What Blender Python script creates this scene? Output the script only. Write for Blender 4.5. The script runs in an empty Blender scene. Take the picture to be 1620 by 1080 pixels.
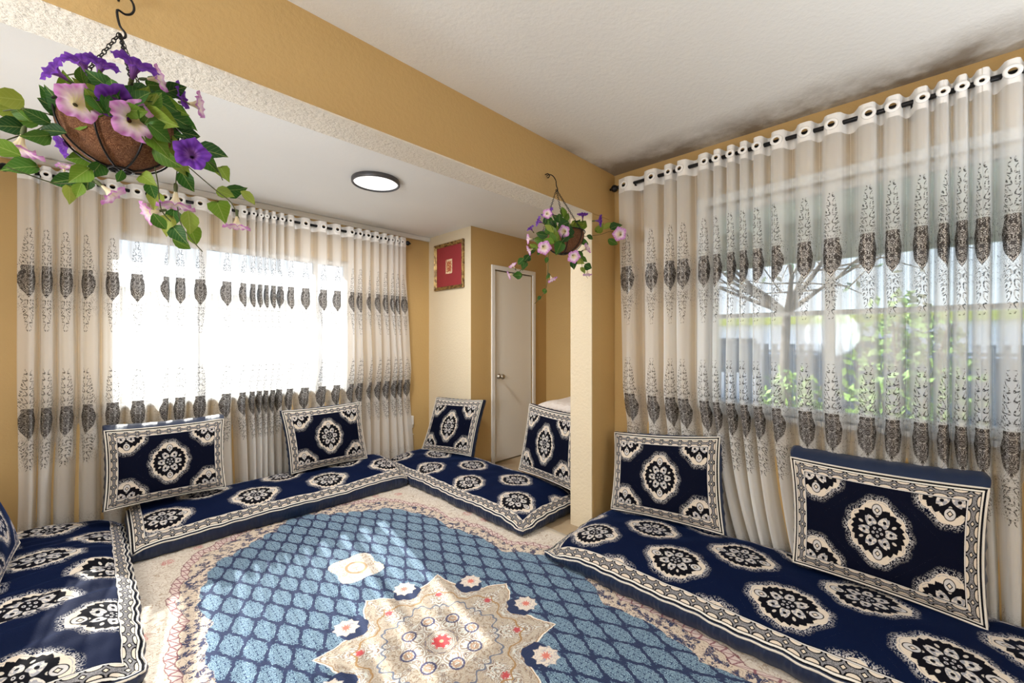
import bpy, bmesh, math, random
from mathutils import Vector, Matrix, noise as mnoise
random.seed(7)
sin, cos, pi, hypot = math.sin, math.cos, math.pi, math.hypot
SC = bpy.context.scene
COL = SC.collection

# ------------------------------------------------------------------ camera, sky, sun, lamps, exposure
cam_d = bpy.data.cameras.new('camera')
cam = bpy.data.objects.new('camera', cam_d); COL.objects.link(cam)
cam_d.sensor_width = 36; cam_d.lens = 654 / 1620 * 36; cam_d.shift_y = -3 / 1620
cam_d.clip_start = .02
cam.location = (0, 0, 1.27)
cam.rotation_euler = (pi / 2, 0, math.atan2(645, 654) - pi / 2)
SC.camera = cam

W = bpy.data.worlds.new('sky'); SC.world = W; W.use_nodes = True
wn = W.node_tree.nodes; wl = W.node_tree.links
bg = wn['Background']
tc = wn.new('ShaderNodeTexCoord'); sx = wn.new('ShaderNodeSeparateXYZ'); cr = wn.new('ShaderNodeValToRGB')
wl.new(tc.outputs['Generated'], sx.inputs[0]); wl.new(sx.outputs[2], cr.inputs[0]); wl.new(cr.outputs[0], bg.inputs[0])
cr.color_ramp.elements[0].color = (.86, .93, 1, 1); cr.color_ramp.elements[1].color = (.42, .62, 1, 1)
cr.color_ramp.elements[1].position = .8
bg.inputs[1].default_value = 2.1

sd = bpy.data.lights.new('sun', 'SUN'); sun = bpy.data.objects.new('sun', sd); COL.objects.link(sun)
sd.energy = 24; sd.angle = math.radians(.6); sd.color = (1, .95, .88)
sun.rotation_euler = Vector((-.18 , -.98, -.73)).to_track_quat('-Z', 'Y').to_euler()

def lamp(name, loc, power, radius, color):
    d = bpy.data.lights.new(name, 'POINT'); o = bpy.data.objects.new(name, d); COL.objects.link(o)
    d.energy = power; d.shadow_soft_size = radius; d.color = color; o.location = loc
NEUT = (.87, .94, 1)
lamp('unseen_fill', (-1.7, .85, 1.35), 155, .3, NEUT)  # added fill light left of the view, no fixture there
lamp('unseen_fill', (.6, -1.9, 1.3), 40, .3, NEUT)  # second added fill light, behind the viewpoint
lamp('unseen_alcove_fill', (-.50, 2.45, 1.1), 28, .3, NEUT)  # added fill for the alcove, unseen past the left edge
ad = bpy.data.lights.new('ceiling_light_bulb', 'AREA'); ao = bpy.data.objects.new('ceiling_light_bulb', ad); COL.objects.link(ao)
ad.shape = 'DISK'; ad.size = .28; ad.energy = 38; ad.color = (1, .98, .94); ao.location = (1.372, 2.672, 2.335)   # the lit round ceiling light
def uplight(loc, power, size):                          # added upward fill spots, bodiless and out of view
    d = bpy.data.lights.new('unseen_upward_fill', 'SPOT'); o = bpy.data.objects.new('unseen_upward_fill', d); COL.objects.link(o)
    d.energy = power; d.spot_size = math.radians(size); d.spot_blend = 1; d.shadow_soft_size = .2; d.color = NEUT
    o.location = loc; o.rotation_euler = (pi, 0, 0)
uplight((-.48, 2.5, .9), 26, 150)
uplight((-.2, -.7, 1.0), 140, 140)
uplight((1.5, -1.1, 1.0), 130, 140)
SC.view_settings.view_transform = 'Standard'; SC.view_settings.look = 'None'
SC.view_settings.exposure = 0.0; SC.view_settings.gamma = 1; SC.view_settings.use_curve_mapping = False
cy = SC.cycles
cy.use_denoising = True
cy.max_bounces = 8; cy.diffuse_bounces = 4; cy.glossy_bounces = 2; cy.transmission_bounces = 4; cy.transparent_max_bounces = 14
cy.caustics_reflective = False; cy.caustics_refractive = False
cy.use_adaptive_sampling = True; cy.adaptive_threshold = .02
cy.sample_clamp_indirect = 6

# ------------------------------------------------------------------ node expression helper
class NT:
    def __init__(s, name):
        s.mat = bpy.data.materials.new(name); s.mat.use_nodes = True
        s.t = s.mat.node_tree; s.n = s.t.nodes; s.l = s.t.links
        s.b = s.n['Principled BSDF']; s.out = s.n['Material Output']
    def put(s, sock, v):
        if isinstance(v, E): s.l.new(v.s, sock)
        elif isinstance(v, bpy.types.NodeSocket): s.l.new(v, sock)
        elif isinstance(v, (tuple, list)) and sock.type == 'RGBA' and len(v) == 3: sock.default_value = (*v, 1)
        else: sock.default_value = v
    def m(s, op, *a, clamp=False):
        if all(not isinstance(x, E) for x in a): pass
        n = s.n.new('ShaderNodeMath'); n.operation = op; n.use_clamp = clamp
        for i, x in enumerate(a): s.put(n.inputs[i], x)
        return E(s, n.outputs[0])
    def uv(s):
        n = s.n.new('ShaderNodeUVMap'); x = s.n.new('ShaderNodeSeparateXYZ'); s.l.new(n.outputs[0], x.inputs[0])
        return E(s, x.outputs[0]), E(s, x.outputs[1])
    def obj(s):
        n = s.n.new('ShaderNodeTexCoord'); x = s.n.new('ShaderNodeSeparateXYZ'); s.l.new(n.outputs['Object'], x.inputs[0])
        return E(s, x.outputs[0]), E(s, x.outputs[1]), E(s, x.outputs[2])
    def vec(s, x, y, z=0.0):
        n = s.n.new('ShaderNodeCombineXYZ')
        for i, v in enumerate((x, y, z)): s.put(n.inputs[i], v)
        return n.outputs[0]
    def noise(s, v, scale, detail=2, rough=.5, dist=0):
        n = s.n.new('ShaderNodeTexNoise'); s.l.new(v, n.inputs['Vector'])
        n.inputs['Scale'].default_value = scale; n.inputs['Detail'].default_value = detail
        n.inputs['Roughness'].default_value = rough; n.inputs['Distortion'].default_value = dist
        return E(s, n.outputs['Fac'])
    def white(s, v):
        n = s.n.new('ShaderNodeTexWhiteNoise'); n.noise_dimensions = '2D'; s.l.new(v, n.inputs['Vector']); return E(s, [o_ for o_ in n.outputs if o_.type == 'VALUE'][0])
    def voro(s, v, scale, feat='F1'):
        n = s.n.new('ShaderNodeTexVoronoi'); n.feature = feat; s.l.new(v, n.inputs['Vector']); n.inputs['Scale'].default_value = scale
        return E(s, n.outputs['Distance'])
    def vm(s, op, a, b=None, scale=None):
        n = s.n.new('ShaderNodeVectorMath'); n.operation = op; s.put(n.inputs[0], a)
        if b is not None: s.put(n.inputs[1], b)
        if scale is not None: n.inputs[3].default_value = scale
        return n.outputs[0]
    def mix(s, f, a, b):
        n = s.n.new('ShaderNodeMix'); n.data_type = 'RGBA'
        s.put(n.inputs[0], f); s.put(n.inputs[6], a); s.put(n.inputs[7], b); return n.outputs[2]
    def fmix(s, f, a, b): return a + f * (b - a)
    def ramp(s, f, pts, interp='LINEAR'):
        n = s.n.new('ShaderNodeValToRGB'); s.put(n.inputs[0], f); c = n.color_ramp; c.interpolation = interp
        for i, (p, v) in enumerate(pts):
            e = c.elements[i] if i < 2 else c.elements.new(p)
            e.position = p
            e.color = (v, v, v, 1) if not isinstance(v, (tuple, list)) else (*v, 1)
        return n.outputs[0]
    def rampf(s, f, pts): return E(s, s.ramp(f, pts))
    def bump(s, h, strength=.3, dist=.01, normal=None):
        n = s.n.new('ShaderNodeBump'); n.inputs['Strength'].default_value = strength; n.inputs['Distance'].default_value = dist
        s.put(n.inputs['Height'], h); return n.outputs[0]
class E:
    def __init__(s, t, sock): s.t = t; s.s = sock
    def __add__(s, o): return s.t.m('ADD', s, o)
    __radd__ = __add__
    def __sub__(s, o): return s.t.m('SUBTRACT', s, o)
    def __rsub__(s, o): return s.t.m('SUBTRACT', o, s)
    def __mul__(s, o): return s.t.m('MULTIPLY', s, o)
    __rmul__ = __mul__
    def __truediv__(s, o): return s.t.m('DIVIDE', s, o)
    def __rtruediv__(s, o): return s.t.m('DIVIDE', o, s)
    def abs(s): return s.t.m('ABSOLUTE', s)
    def sin(s): return s.t.m('SINE', s)
    def cos(s): return s.t.m('COSINE', s)
    def sqrt(s): return s.t.m('SQRT', s)
    def fract(s): return s.t.m('FRACT', s)
    def max(s, o): return s.t.m('MAXIMUM', s, o)
    def min(s, o): return s.t.m('MINIMUM', s, o)
    def pow(s, o): return s.t.m('POWER', s, o)
    def lt(s, o, w=.0008): return s.t.m('MULTIPLY_ADD', s - o, -1 / w, .5, clamp=True)   # soft s < o
    def gt(s, o, w=.0008): return s.t.m('MULTIPLY_ADD', s - o, 1 / w, .5, clamp=True)
    def inv(s): return 1 - s
def hyp(a, b): return (a * a + b * b).sqrt()

def plain(name, col, rough=.6, metal=0, bump=0, scale=60, var=0, sheen=0, spec=.5, emis=None, coords='Object'):
    t = NT(name); b = t.b
    b.inputs['Roughness'].default_value = rough; b.inputs['Metallic'].default_value = metal
    b.inputs['Specular IOR Level'].default_value = spec
    n = t.n.new('ShaderNodeTexCoord')
    if var:
        f = t.noise(n.outputs[coords], scale / 8, 3)
        t.put(b.inputs['Base Color'], t.mix(f, tuple(c * (1 - var) for c in col), tuple(min(1, c * (1 + var)) for c in col)))
    else: b.inputs['Base Color'].default_value = (*col, 1)
    if bump: t.l.new(t.bump(t.noise(n.outputs[coords], scale, 3), bump, .004), b.inputs['Normal'])
    if sheen: b.inputs['Sheen Weight'].default_value = sheen
    if emis: b.inputs['Emission Color'].default_value = (*emis[0], 1); b.inputs['Emission Strength'].default_value = emis[1]
    return t.mat

# ------------------------------------------------------------------ object helpers
def link(name, me, mat=None, parent=None, loc=None):
    o = bpy.data.objects.new(name, me); COL.objects.link(o)
    if mat is not None and me is not None and not me.materials: me.materials.append(mat)
    if parent: o.parent = parent
    if loc: o.location = loc
    return o
def tag(o, label=None, cat=None, group=None, kind=None):
    for k, v in (('label', label), ('category', cat), ('group', group), ('kind', kind)):
        if v: o[k] = v
    return o
def thing(name, label, cat, loc=(0, 0, 0), group=None):
    return tag(link(name, None, None, None, loc), label, cat, group)
def mesh(name, vs, fs, uvs=None, smooth=True):
    me = bpy.data.meshes.new(name); me.from_pydata([tuple(v) for v in vs], [], fs)
    if smooth: me.polygons.foreach_set('use_smooth', [True] * len(me.polygons))
    if uvs is not None:
        l = me.uv_layers.new(name='UVMap')
        flat = []
        for lp in me.loops: flat += list(uvs[lp.vertex_index])
        l.data.foreach_set('uv', flat)
    me.update(); return me
class MB:
    def __init__(s): s.v = []; s.f = []
    def box(s, a, b):
        i = len(s.v); x0, y0, z0 = a; x1, y1, z1 = b
        s.v += [(x0, y0, z0), (x1, y0, z0), (x1, y1, z0), (x0, y1, z0), (x0, y0, z1), (x1, y0, z1), (x1, y1, z1), (x0, y1, z1)]
        s.f += [tuple(i + k for k in q) for q in ((0, 3, 2, 1), (4, 5, 6, 7), (0, 1, 5, 4), (1, 2, 6, 5), (2, 3, 7, 6), (3, 0, 4, 7))]
        return s
    def tube(s, pts, r, n=8, closed=False, caps=True):
        pts = [Vector(p) for p in pts]; m = len(pts); i0 = len(s.v); up = None
        for k, p in enumerate(pts):
            a = pts[(k - 1) % m] if closed or k > 0 else p
            b = pts[(k + 1) % m] if closed or k < m - 1 else p
            d = (b - a).normalized() if (b - a).length > 1e-9 else Vector((0, 0, 1))
            if up is None: up = d.orthogonal().normalized()
            up = (up - d * up.dot(d)); up = up.normalized() if up.length > 1e-6 else d.orthogonal().normalized()
            w = d.cross(up); rr = r[k] if isinstance(r, (list, tuple)) else r
            for j in range(n):
                an = 2 * pi * j / n; s.v.append(tuple(p + up * cos(an) * rr + w * sin(an) * rr))
        for k in range(m if closed else m - 1):
            for j in range(n):
                a = i0 + k * n + j; b = i0 + k * n + (j + 1) % n; k2 = (k + 1) % m
                s.f.append((a, b, i0 + k2 * n + (j + 1) % n, i0 + k2 * n + j))
        if caps and not closed:
            s.f.append(tuple(i0 + j for j in reversed(range(n)))); s.f.append(tuple(i0 + (m - 1) * n + j for j in range(n)))
        return s
    def lathe(s, prof, c=(0, 0, 0), axis='z', n=24):
        i0 = len(s.v)
        for r, h in prof:
            for j in range(n):
                a = 2 * pi * j / n; x, y = r * cos(a), r * sin(a)
                q = {'z': (x, y, h), 'x': (h, x, y), 'y': (x, h, y)}[axis]
                s.v.append((q[0] + c[0], q[1] + c[1], q[2] + c[2]))
        for k in range(len(prof) - 1):
            for j in range(n):
                q = (i0 + k * n + j, i0 + k * n + (j + 1) % n, i0 + (k + 1) * n + (j + 1) % n, i0 + (k + 1) * n + j)
                s.f.append(q if axis != 'y' else q[::-1])
        return s
    def build(s, name, mat, parent=None, smooth=False, loc=None, bevel=0):
        me = mesh(name, s.v, s.f, None, smooth)
        o = link(name, me, mat, parent, loc)
        if bevel:
            m = o.modifiers.new('bevel', 'BEVEL'); m.width = bevel; m.segments = 2; m.limit_method = 'ANGLE'
        return o
def struct(name, mb, mat, parent=None, bevel=0):
    o = mb.build(name, mat, parent, bevel=bevel)
    if parent is None: o['kind'] = 'structure'
    return o

# ------------------------------------------------------------------ materials: walls and ceiling
def wall_mat(name, col, bump=.35, stain=None):
    t = NT(name); n = t.n.new('ShaderNodeTexCoord'); o = n.outputs['Object']
    f = t.noise(o, 1.3, 3)
    c = t.mix(f, tuple(x * .93 for x in col), tuple(min(1, x * 1.06) for x in col))
    if stain:                                  # old damp marks along the ceiling edge
        x = t.n.new('ShaderNodeSeparateXYZ'); t.l.new(o, x.inputs[0])
        X = E(t, x.outputs[0]); Y = E(t, x.outputs[1])
        nn = t.noise(o, 3.2, 5, .65)
        ec = (X - 2.25).max(0.0) / .3; eb = (Y - 1.40).max(0.0) / .14 * ((X - 1.6).max(0.0) / .9).min(1.0)
        k = ((ec.max(eb)).min(1.0) * (nn - .27).max(0.0) * 4.).min(1.0) * .85
        c = t.mix(k, c, stain)
        sp = t.voro(o, 2.3).lt(.012, .004); c = t.mix(sp * .6, c, (.12, .1, .08))
    t.put(t.b.inputs['Base Color'], c); t.b.inputs['Roughness'].default_value = .62
    h = t.noise(o, 55, 4, .6)
    t.l.new(t.bump(h, bump, .006), t.b.inputs['Normal'])
    return t.mat
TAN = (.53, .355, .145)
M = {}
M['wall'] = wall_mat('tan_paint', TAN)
M['cream'] = wall_mat('lit_cream_paint', (.68, .585, .43), .6)  # paler wall colour carries the light falling on left-facing sides
M['soffit'] = wall_mat('rough_plaster', (.80, .75, .67), 1.6)
M['ceil'] = wall_mat('ceiling_paint', (.74, .725, .70), .35, (.20, .155, .11))
M['ceil2'] = wall_mat('alcove_ceiling_paint', (.82, .82, .82), .1)
M['white'] = plain('white_gloss_paint', (.8, .79, .77), .35, bump=.1, scale=20)
M['door'] = plain('door_paint', (.84, .82, .77), .4, bump=.25, scale=9, var=.04)
M['black'] = plain('black_metal', (.012, .012, .014), .35, .6)
M['chrome'] = plain('brushed_metal', (.5, .46, .4), .3, 1)
M['dark'] = plain('dark_shadow_gap', (.03, .025, .02), .9)

# ------------------------------------------------------------------ room
HC, HA = 2.43, 2.37
XR, YW, XP, YD, XE = 2.6, 3.8, 2.567, 3.09, 3.698
XL = -.66
m = MB().box((-2.6, -2.6, -.1), (3.9, 4.0, 0)); struct('floor', m, plain('beige_brown_floor', (.36, .27, .17), .6, bump=.3, scale=40, var=.35))
struct('ceiling', MB().box((-2.6, -2.6, HC), (3.0, 1.54, HC + .12)), M['ceil'])
struct('ceiling', MB().box((XL - .1, 1.715, HA), (3.9, 4.0, HA + .12)), M['ceil2'])
# beam and its post
bm_ = MB().box((-2.6, 1.54, 2.105), (XR, 1.715, 2.56)); beam = struct('ceiling_beam', bm_, M['wall'], bevel=.006)
so = MB().box((-2.6, 1.5415, 2.1), (2.317, 1.7135, 2.106)); s_ = so.build('soffit', M['soffit'], beam)
post = struct('pillar', MB().box((2.317, 1.54, 0), (XR, 1.715, 2.105)), M['wall'], bevel=.006)
MB().box((2.312, 1.5415, 0), (2.3175, 1.7135, 2.1)).build('side_face', M['cream'], post)  # thin slab with window light put into its pale colour
# window wall (far left in the view) with opening
wx0, wx1, wz0, wz1 = .08, 1.70, .84, 2.0
m = MB()
m.box((XL - .1, YW, 0), (wx0, YW + .15, HA)); m.box((wx1, YW, 0), (XP, YW + .15, HA))
m.box((wx0, YW, 0), (wx1, YW + .15, wz0)); m.box((wx0, YW, wz1), (wx1, YW + .15, HA))
struct('wall_back', m, M['wall'])
struct('wall_left', MB().box((XL - .1, 1.715, 0), (XL, YW, HA)), M['wall'])
# closet block, its light side wall and the door wall
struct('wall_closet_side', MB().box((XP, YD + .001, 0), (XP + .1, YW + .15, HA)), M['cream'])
m = MB(); dx0, dx1, dz = 2.877, 3.455, 1.985
m.box((XP + .001, YD, 0), (dx0, YD + .12, HA)); m.box((dx1, YD, 0), (XE + .1, YD + .12, HA)); m.box((dx0, YD, dz), (dx1, YD + .12, HA))
struct('wall_closet_front', m, M['wall'])
struct('wall_alcove_right', MB().box((XE, 1.60, 0), (XE + .1, YD, HA)), M['wall'])
struct('wall_alcove_return', MB().box((XR + .001, 1.56, 0), (XE, 1.715, HA)), M['wall'])
d = thing('door_1', None, None, (dx0, YD, 0)); d['kind'] = 'structure'
m = MB().box((-.045, -.014, 0), (0, .02, dz + .045)).box((dx1 - dx0, -.014, 0), (dx1 - dx0 + .045, .02, dz + .045)).box((0, -.014, dz), (dx1 - dx0, .02, dz + .045))
m.build('door_casing', M['white'], d, bevel=.004)
MB().box((.004, .012, .012), (dx1 - dx0 - .004, .05, dz - .008)).build('door_panel', M['door'], d, bevel=.002)
MB().box((0, .055, 0), (dx1 - dx0, .06, dz)).build('door_gap', M['dark'], d)
k = MB().lathe([(0, .010), (.027, .010), (.027, .003), (.011, -.002), (.010, -.03), (.022, -.038), (.027, -.052), (.022, -.064), (.0, -.068)], (.07, 0, .89), 'y', 20)
k.build('door_knob', M['chrome'], d, True)
# right wall with its wide window
ry0, ry1, rz0, rz1 = -1.35, .92, .855, 2.07
m = MB()
m.box((XR, ry1, 0), (XR + .15, 1.56, HC)); m.box((XR, -2.6, 0), (XR + .15, ry0, HC))
m.box((XR, ry0, 0), (XR + .15, ry1, rz0)); m.box((XR, ry0, rz1), (XR + .15, ry1, HC))
struct('wall_right', m, M['wall'])
struct('wall_rear', MB().box((-2.6, -2.7, 0), (XR + .15, -2.6, HC)), M['wall'])
struct('wall_far_left', MB().box((-2.7, -2.7, 0), (-2.6, 1.715, HC)), M['wall'])
struct('wall_front_left', MB().box((-2.6, 1.60, 0), (XL, 1.715, 2.105)), M['wall'])
# pale cove strip above the window wall
struct('trim_1', MB().box((XL, YW - .035, HA - .045), (XP, YW, HA)), M['white'], bevel=.012)

def window(name, axis, a0, a1, z0, z1, c, mull, rails, fw=.045):
    w = link(name, None); w['kind'] = 'structure'
    def bx(m, p, q, z, zz, d0=.05, d1=.10):
        if axis == 'x': m.box((p, c + d0, z), (q, c + d1, zz))
        else: m.box((c + d0, p, z), (c + d1, q, zz))
    m = MB(); bx(m, a0, a0 + fw, z0, z1); bx(m, a1 - fw, a1, z0, z1); bx(m, a0 + fw, a1 - fw, z0, z0 + fw); bx(m, a0 + fw, a1 - fw, z1 - fw, z1)
    m.build('window_frame', M['white'], w, bevel=.003)
    for q in mull:
        m = MB(); bx(m, q - .02, q + .02, z0 + fw, z1 - fw, .055, .095); m.build('mullion', M['white'], w, bevel=.003)
    for q in rails:
        m = MB(); bx(m, a0 + fw, a1 - fw, q - .012, q + .012, .06, .09); m.build('rail', M['white'], w, bevel=.003)
    m = MB(); bx(m, a0 - .03, a1 + .03, z0 - .025, z0, -.02, .12); m.build('window_sill', M['white'], w, bevel=.004)
    m = MB(); bx(m, a0 - .05, a0, z0, z1 + .05, -.012, .0); bx(m, a1, a1 + .05, z0, z1 + .05, -.012, .0); bx(m, a0, a1, z1, z1 + .05, -.012, .0)
    m.build('window_casing', M['white'] if axis == 'y' else M['wall'], w, bevel=.003)
    edges = [a0 + fw] + list(mull) + [a1 - fw]
    for p, q in zip(edges[:-1], edges[1:]):
        m = MB(); bx(m, p + .005, q - .005, z0 + fw, z1 - fw, .072, .076); m.build('pane', M['glass'], w)
g = NT('window_glass'); g.n.remove(g.b)
tr = g.n.new('ShaderNodeBsdfTransparent'); tr.inputs[0].default_value = (.94, .96, .96, 1)
gl = g.n.new('ShaderNodeBsdfGlossy'); gl.inputs['Roughness'].default_value = .03
fr = g.n.new('ShaderNodeFresnel'); fr.inputs[0].default_value = 1.45
mx = g.n.new('ShaderNodeMixShader'); g.l.new(fr.outputs[0], mx.inputs[0]); g.l.new(tr.outputs[0], mx.inputs[1]); g.l.new(gl.outputs[0], mx.inputs[2]); g.l.new(mx.outputs[0], g.out.inputs[0])
M['glass'] = g.mat
window('window_1', 'x', wx0, wx1, wz0, wz1, YW, (.587, 1.404), ())
window('window_2', 'y', ry0, ry1, rz0, rz1, XR, (.33, -.62), (1.41,))

# ------------------------------------------------------------------ woven velvet with medallions (mattresses and cushions)
NAVY, BLACK, CREAM, GREY = (.002, .0062, .029), (.004, .004, .007), (.63, .55, .46), (.36, .35, .36)
def medallion_fabric(name, Wd, Ht, tip='v', ou=0., ov=0., L=.47, seed=0., bw=.040, field=NAVY):
    t = NT(name); u, v = t.uv()
    du = Wd / 2 - u.abs(); dv = Ht / 2 - v.abs(); d = du.min(dv)
    nz = t.noise(t.vec(u, v, seed), 260, 2)            # frayed pile edges
    wob = (nz - .5) * .006
    # nearest centre of a quincunx lattice
    a, b = ((u - ou), (v - ov)) if tip == 'v' else ((v - ov), (u - ou))
    ax = (a / L + .5).fract() - .5; ay = (b / L + .5).fract() - .5
    bx = (a / L).fract() - .5; by = (b / L).fract() - .5
    pick = ((ax * ax + ay * ay) - (bx * bx + by * by)).gt(0., .0001)
    x = t.fmix(pick, ax, bx) * (L / 1.08); y = t.fmix(pick, ay, by) * (L / 1.08)
    x = x.abs()
    th = t.m('ARCTAN2', x, y)                          # 0 at the tip, pi at the tail
    r0 = hyp(x * 1.06, y * .95)
    r = r0 + wob
    lob = (th * 5.0).sin().abs()
    tipf = (th.cos().abs() - .93).max(0.) * 14.
    Ro = .099 + lob * .009 + tipf * .020
    saw = (th * 3.5 + r0 * 26.).fract()
    Ri = .087 + saw * .010
    col = field
    st = t.white(t.vec((u * 300.).m_floor(), (v * 300.).m_floor()))
    halo = r.lt(Ro + .014, .024) * st.gt(.55, .05)
    col = t.mix(halo * .8, col, (.58, .56, .56))
    ring = r.lt(Ro, .002)
    col = t.mix(ring, col, CREAM)
    # dark scale marks in the cream ring
    col = t.mix(r.lt(Ro - .005, .0015) * r.gt(Ro - .0075, .0015) * (th * 10.).sin().gt(.2, .2), col, GREY)
    col = t.mix(r.lt(Ri, .0015), col, BLACK)
    # six heart shaped blossoms
    ph = (th * (3 / pi) + .0).fract() - .5
    px = ph.abs() * r0 * (pi / 3); py = r0 - .052
    hr = hyp(px * 1.15 , (py + px * .5) * .95)
    heart = hr.lt(.0205, .0015) * hyp(px, py - .020).gt(.006, .0015)
    shade = t.mix(t.noise(t.vec(u, v, 3. + seed), 90, 2).gt(.5, .08), (.30, .30, .33), (.62, .57, .52))
    col = t.mix(heart, col, shade)
    col = t.mix(hyp(px, py + .004).lt(.006, .0015), col, BLACK)
    # small sprigs between blossoms
    q = .5 - ph.abs(); qx = q * r0 * (pi / 3)
    col = t.mix(hyp(qx * 1.6, (r0 - .066) * 1.0).lt(.0085, .0015), col, (.55, .50, .45))
    # centre rosette
    p5 = ((th * (2.5 / pi)).fract() - .5) * r0 * 1.25
    col = t.mix(hyp(p5, r0 - .016).lt(.0052, .0012), col, (.5, .48, .5))
    col = t.mix(hyp(p5, r0 - .016).lt(.0022, .001), col, BLACK)
    col = t.mix(r0.lt(.004, .001), col, GREY)
    # lotus at both tips, lying over the ring
    ty = y.abs() - .090; lo = hyp(x * 1.15, ty * .85)
    col = t.mix(lo.lt(.021, .0015), col, BLACK)
    col = t.mix(lo.lt(.018, .0015), col, (.52, .50, .50))
    col = t.mix((x * .9 + (ty + .002).abs() * .7).lt(.009, .0012), col, BLACK)
    col = t.mix((x * .9 + (ty + .002).abs() * .7).lt(.0055, .0012), col, CREAM)
    # border
    horiz = (dv - du).lt(0., .0002)
    s_ = t.fmix(horiz, v, u)
    d2 = d + (nz - .5) * .0015
    inb = d.lt(bw + .022, .001)
    q = ((s_ / .058).fract() - .5).abs() * .058        # 0 at lens centre, .029 at the diamond
    tt = ((d2 - (.020 + bw / 2 - .004)) / (bw * .46)).abs()    # 0 middle, 1 band edge
    bc = t.mix(t.white(t.vec((u * 700.).m_floor(), (v * 700.).m_floor())).gt(.5, .1), (.11, .11, .12), (.26, .25, .26))
    e1 = hyp(q / .0265, (tt - 1.) / .66)
    bc = t.mix(e1.lt(1., .05), bc, BLACK)
    bc = t.mix(e1.lt(.76, .05), bc, CREAM)
    dm = (.029 - q) / .0125 + tt / .50
    bc = t.mix(dm.lt(1., .06), bc, BLACK)
    bc = t.mix(dm.lt(.58, .06), bc, (.62, .54, .44))
    bc = t.mix(tt.gt(1.02, .06), bc, BLACK)
    # outer piping stripes and the inner line
    bc = t.mix(d2.lt(.0145, .001), bc, (.70, .67, .62)); bc = t.mix(d2.lt(.0085, .001), bc, BLACK)
    bc = t.mix(d2.gt(bw + .0155, .001), bc, (.58, .56, .55)); bc = t.mix(d2.gt(bw + .0195, .001), bc, BLACK)
    col = t.mix(inb, col, bc)
    B = t.b
    t.put(B.inputs['Base Color'], col); B.inputs['Roughness'].default_value = .75
    B.inputs['Specular IOR Level'].default_value = .06
    B.inputs['Sheen Weight'].default_value = .18; B.inputs['Sheen Roughness'].default_value = .25
    B.inputs['Sheen Tint'].default_value = (.12, .30, 1, 1)
    t.l.new(t.bump(nz, .25, .003), B.inputs['Normal'])
    return t.mat
E.m_floor = lambda s: s.t.m('FLOOR', s)
M['satin'] = plain('navy_satin', (.007, .017, .052), .42, sheen=.08, bump=.15, scale=50, spec=.4)
M['pipe'] = plain('cream_piping', (.66, .62, .56), .7, bump=.3, scale=300)
M['cushion'] = medallion_fabric('cushion_velvet', .67, .51, 'v', bw=.034, field=(.0018, .003, .012))

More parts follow.
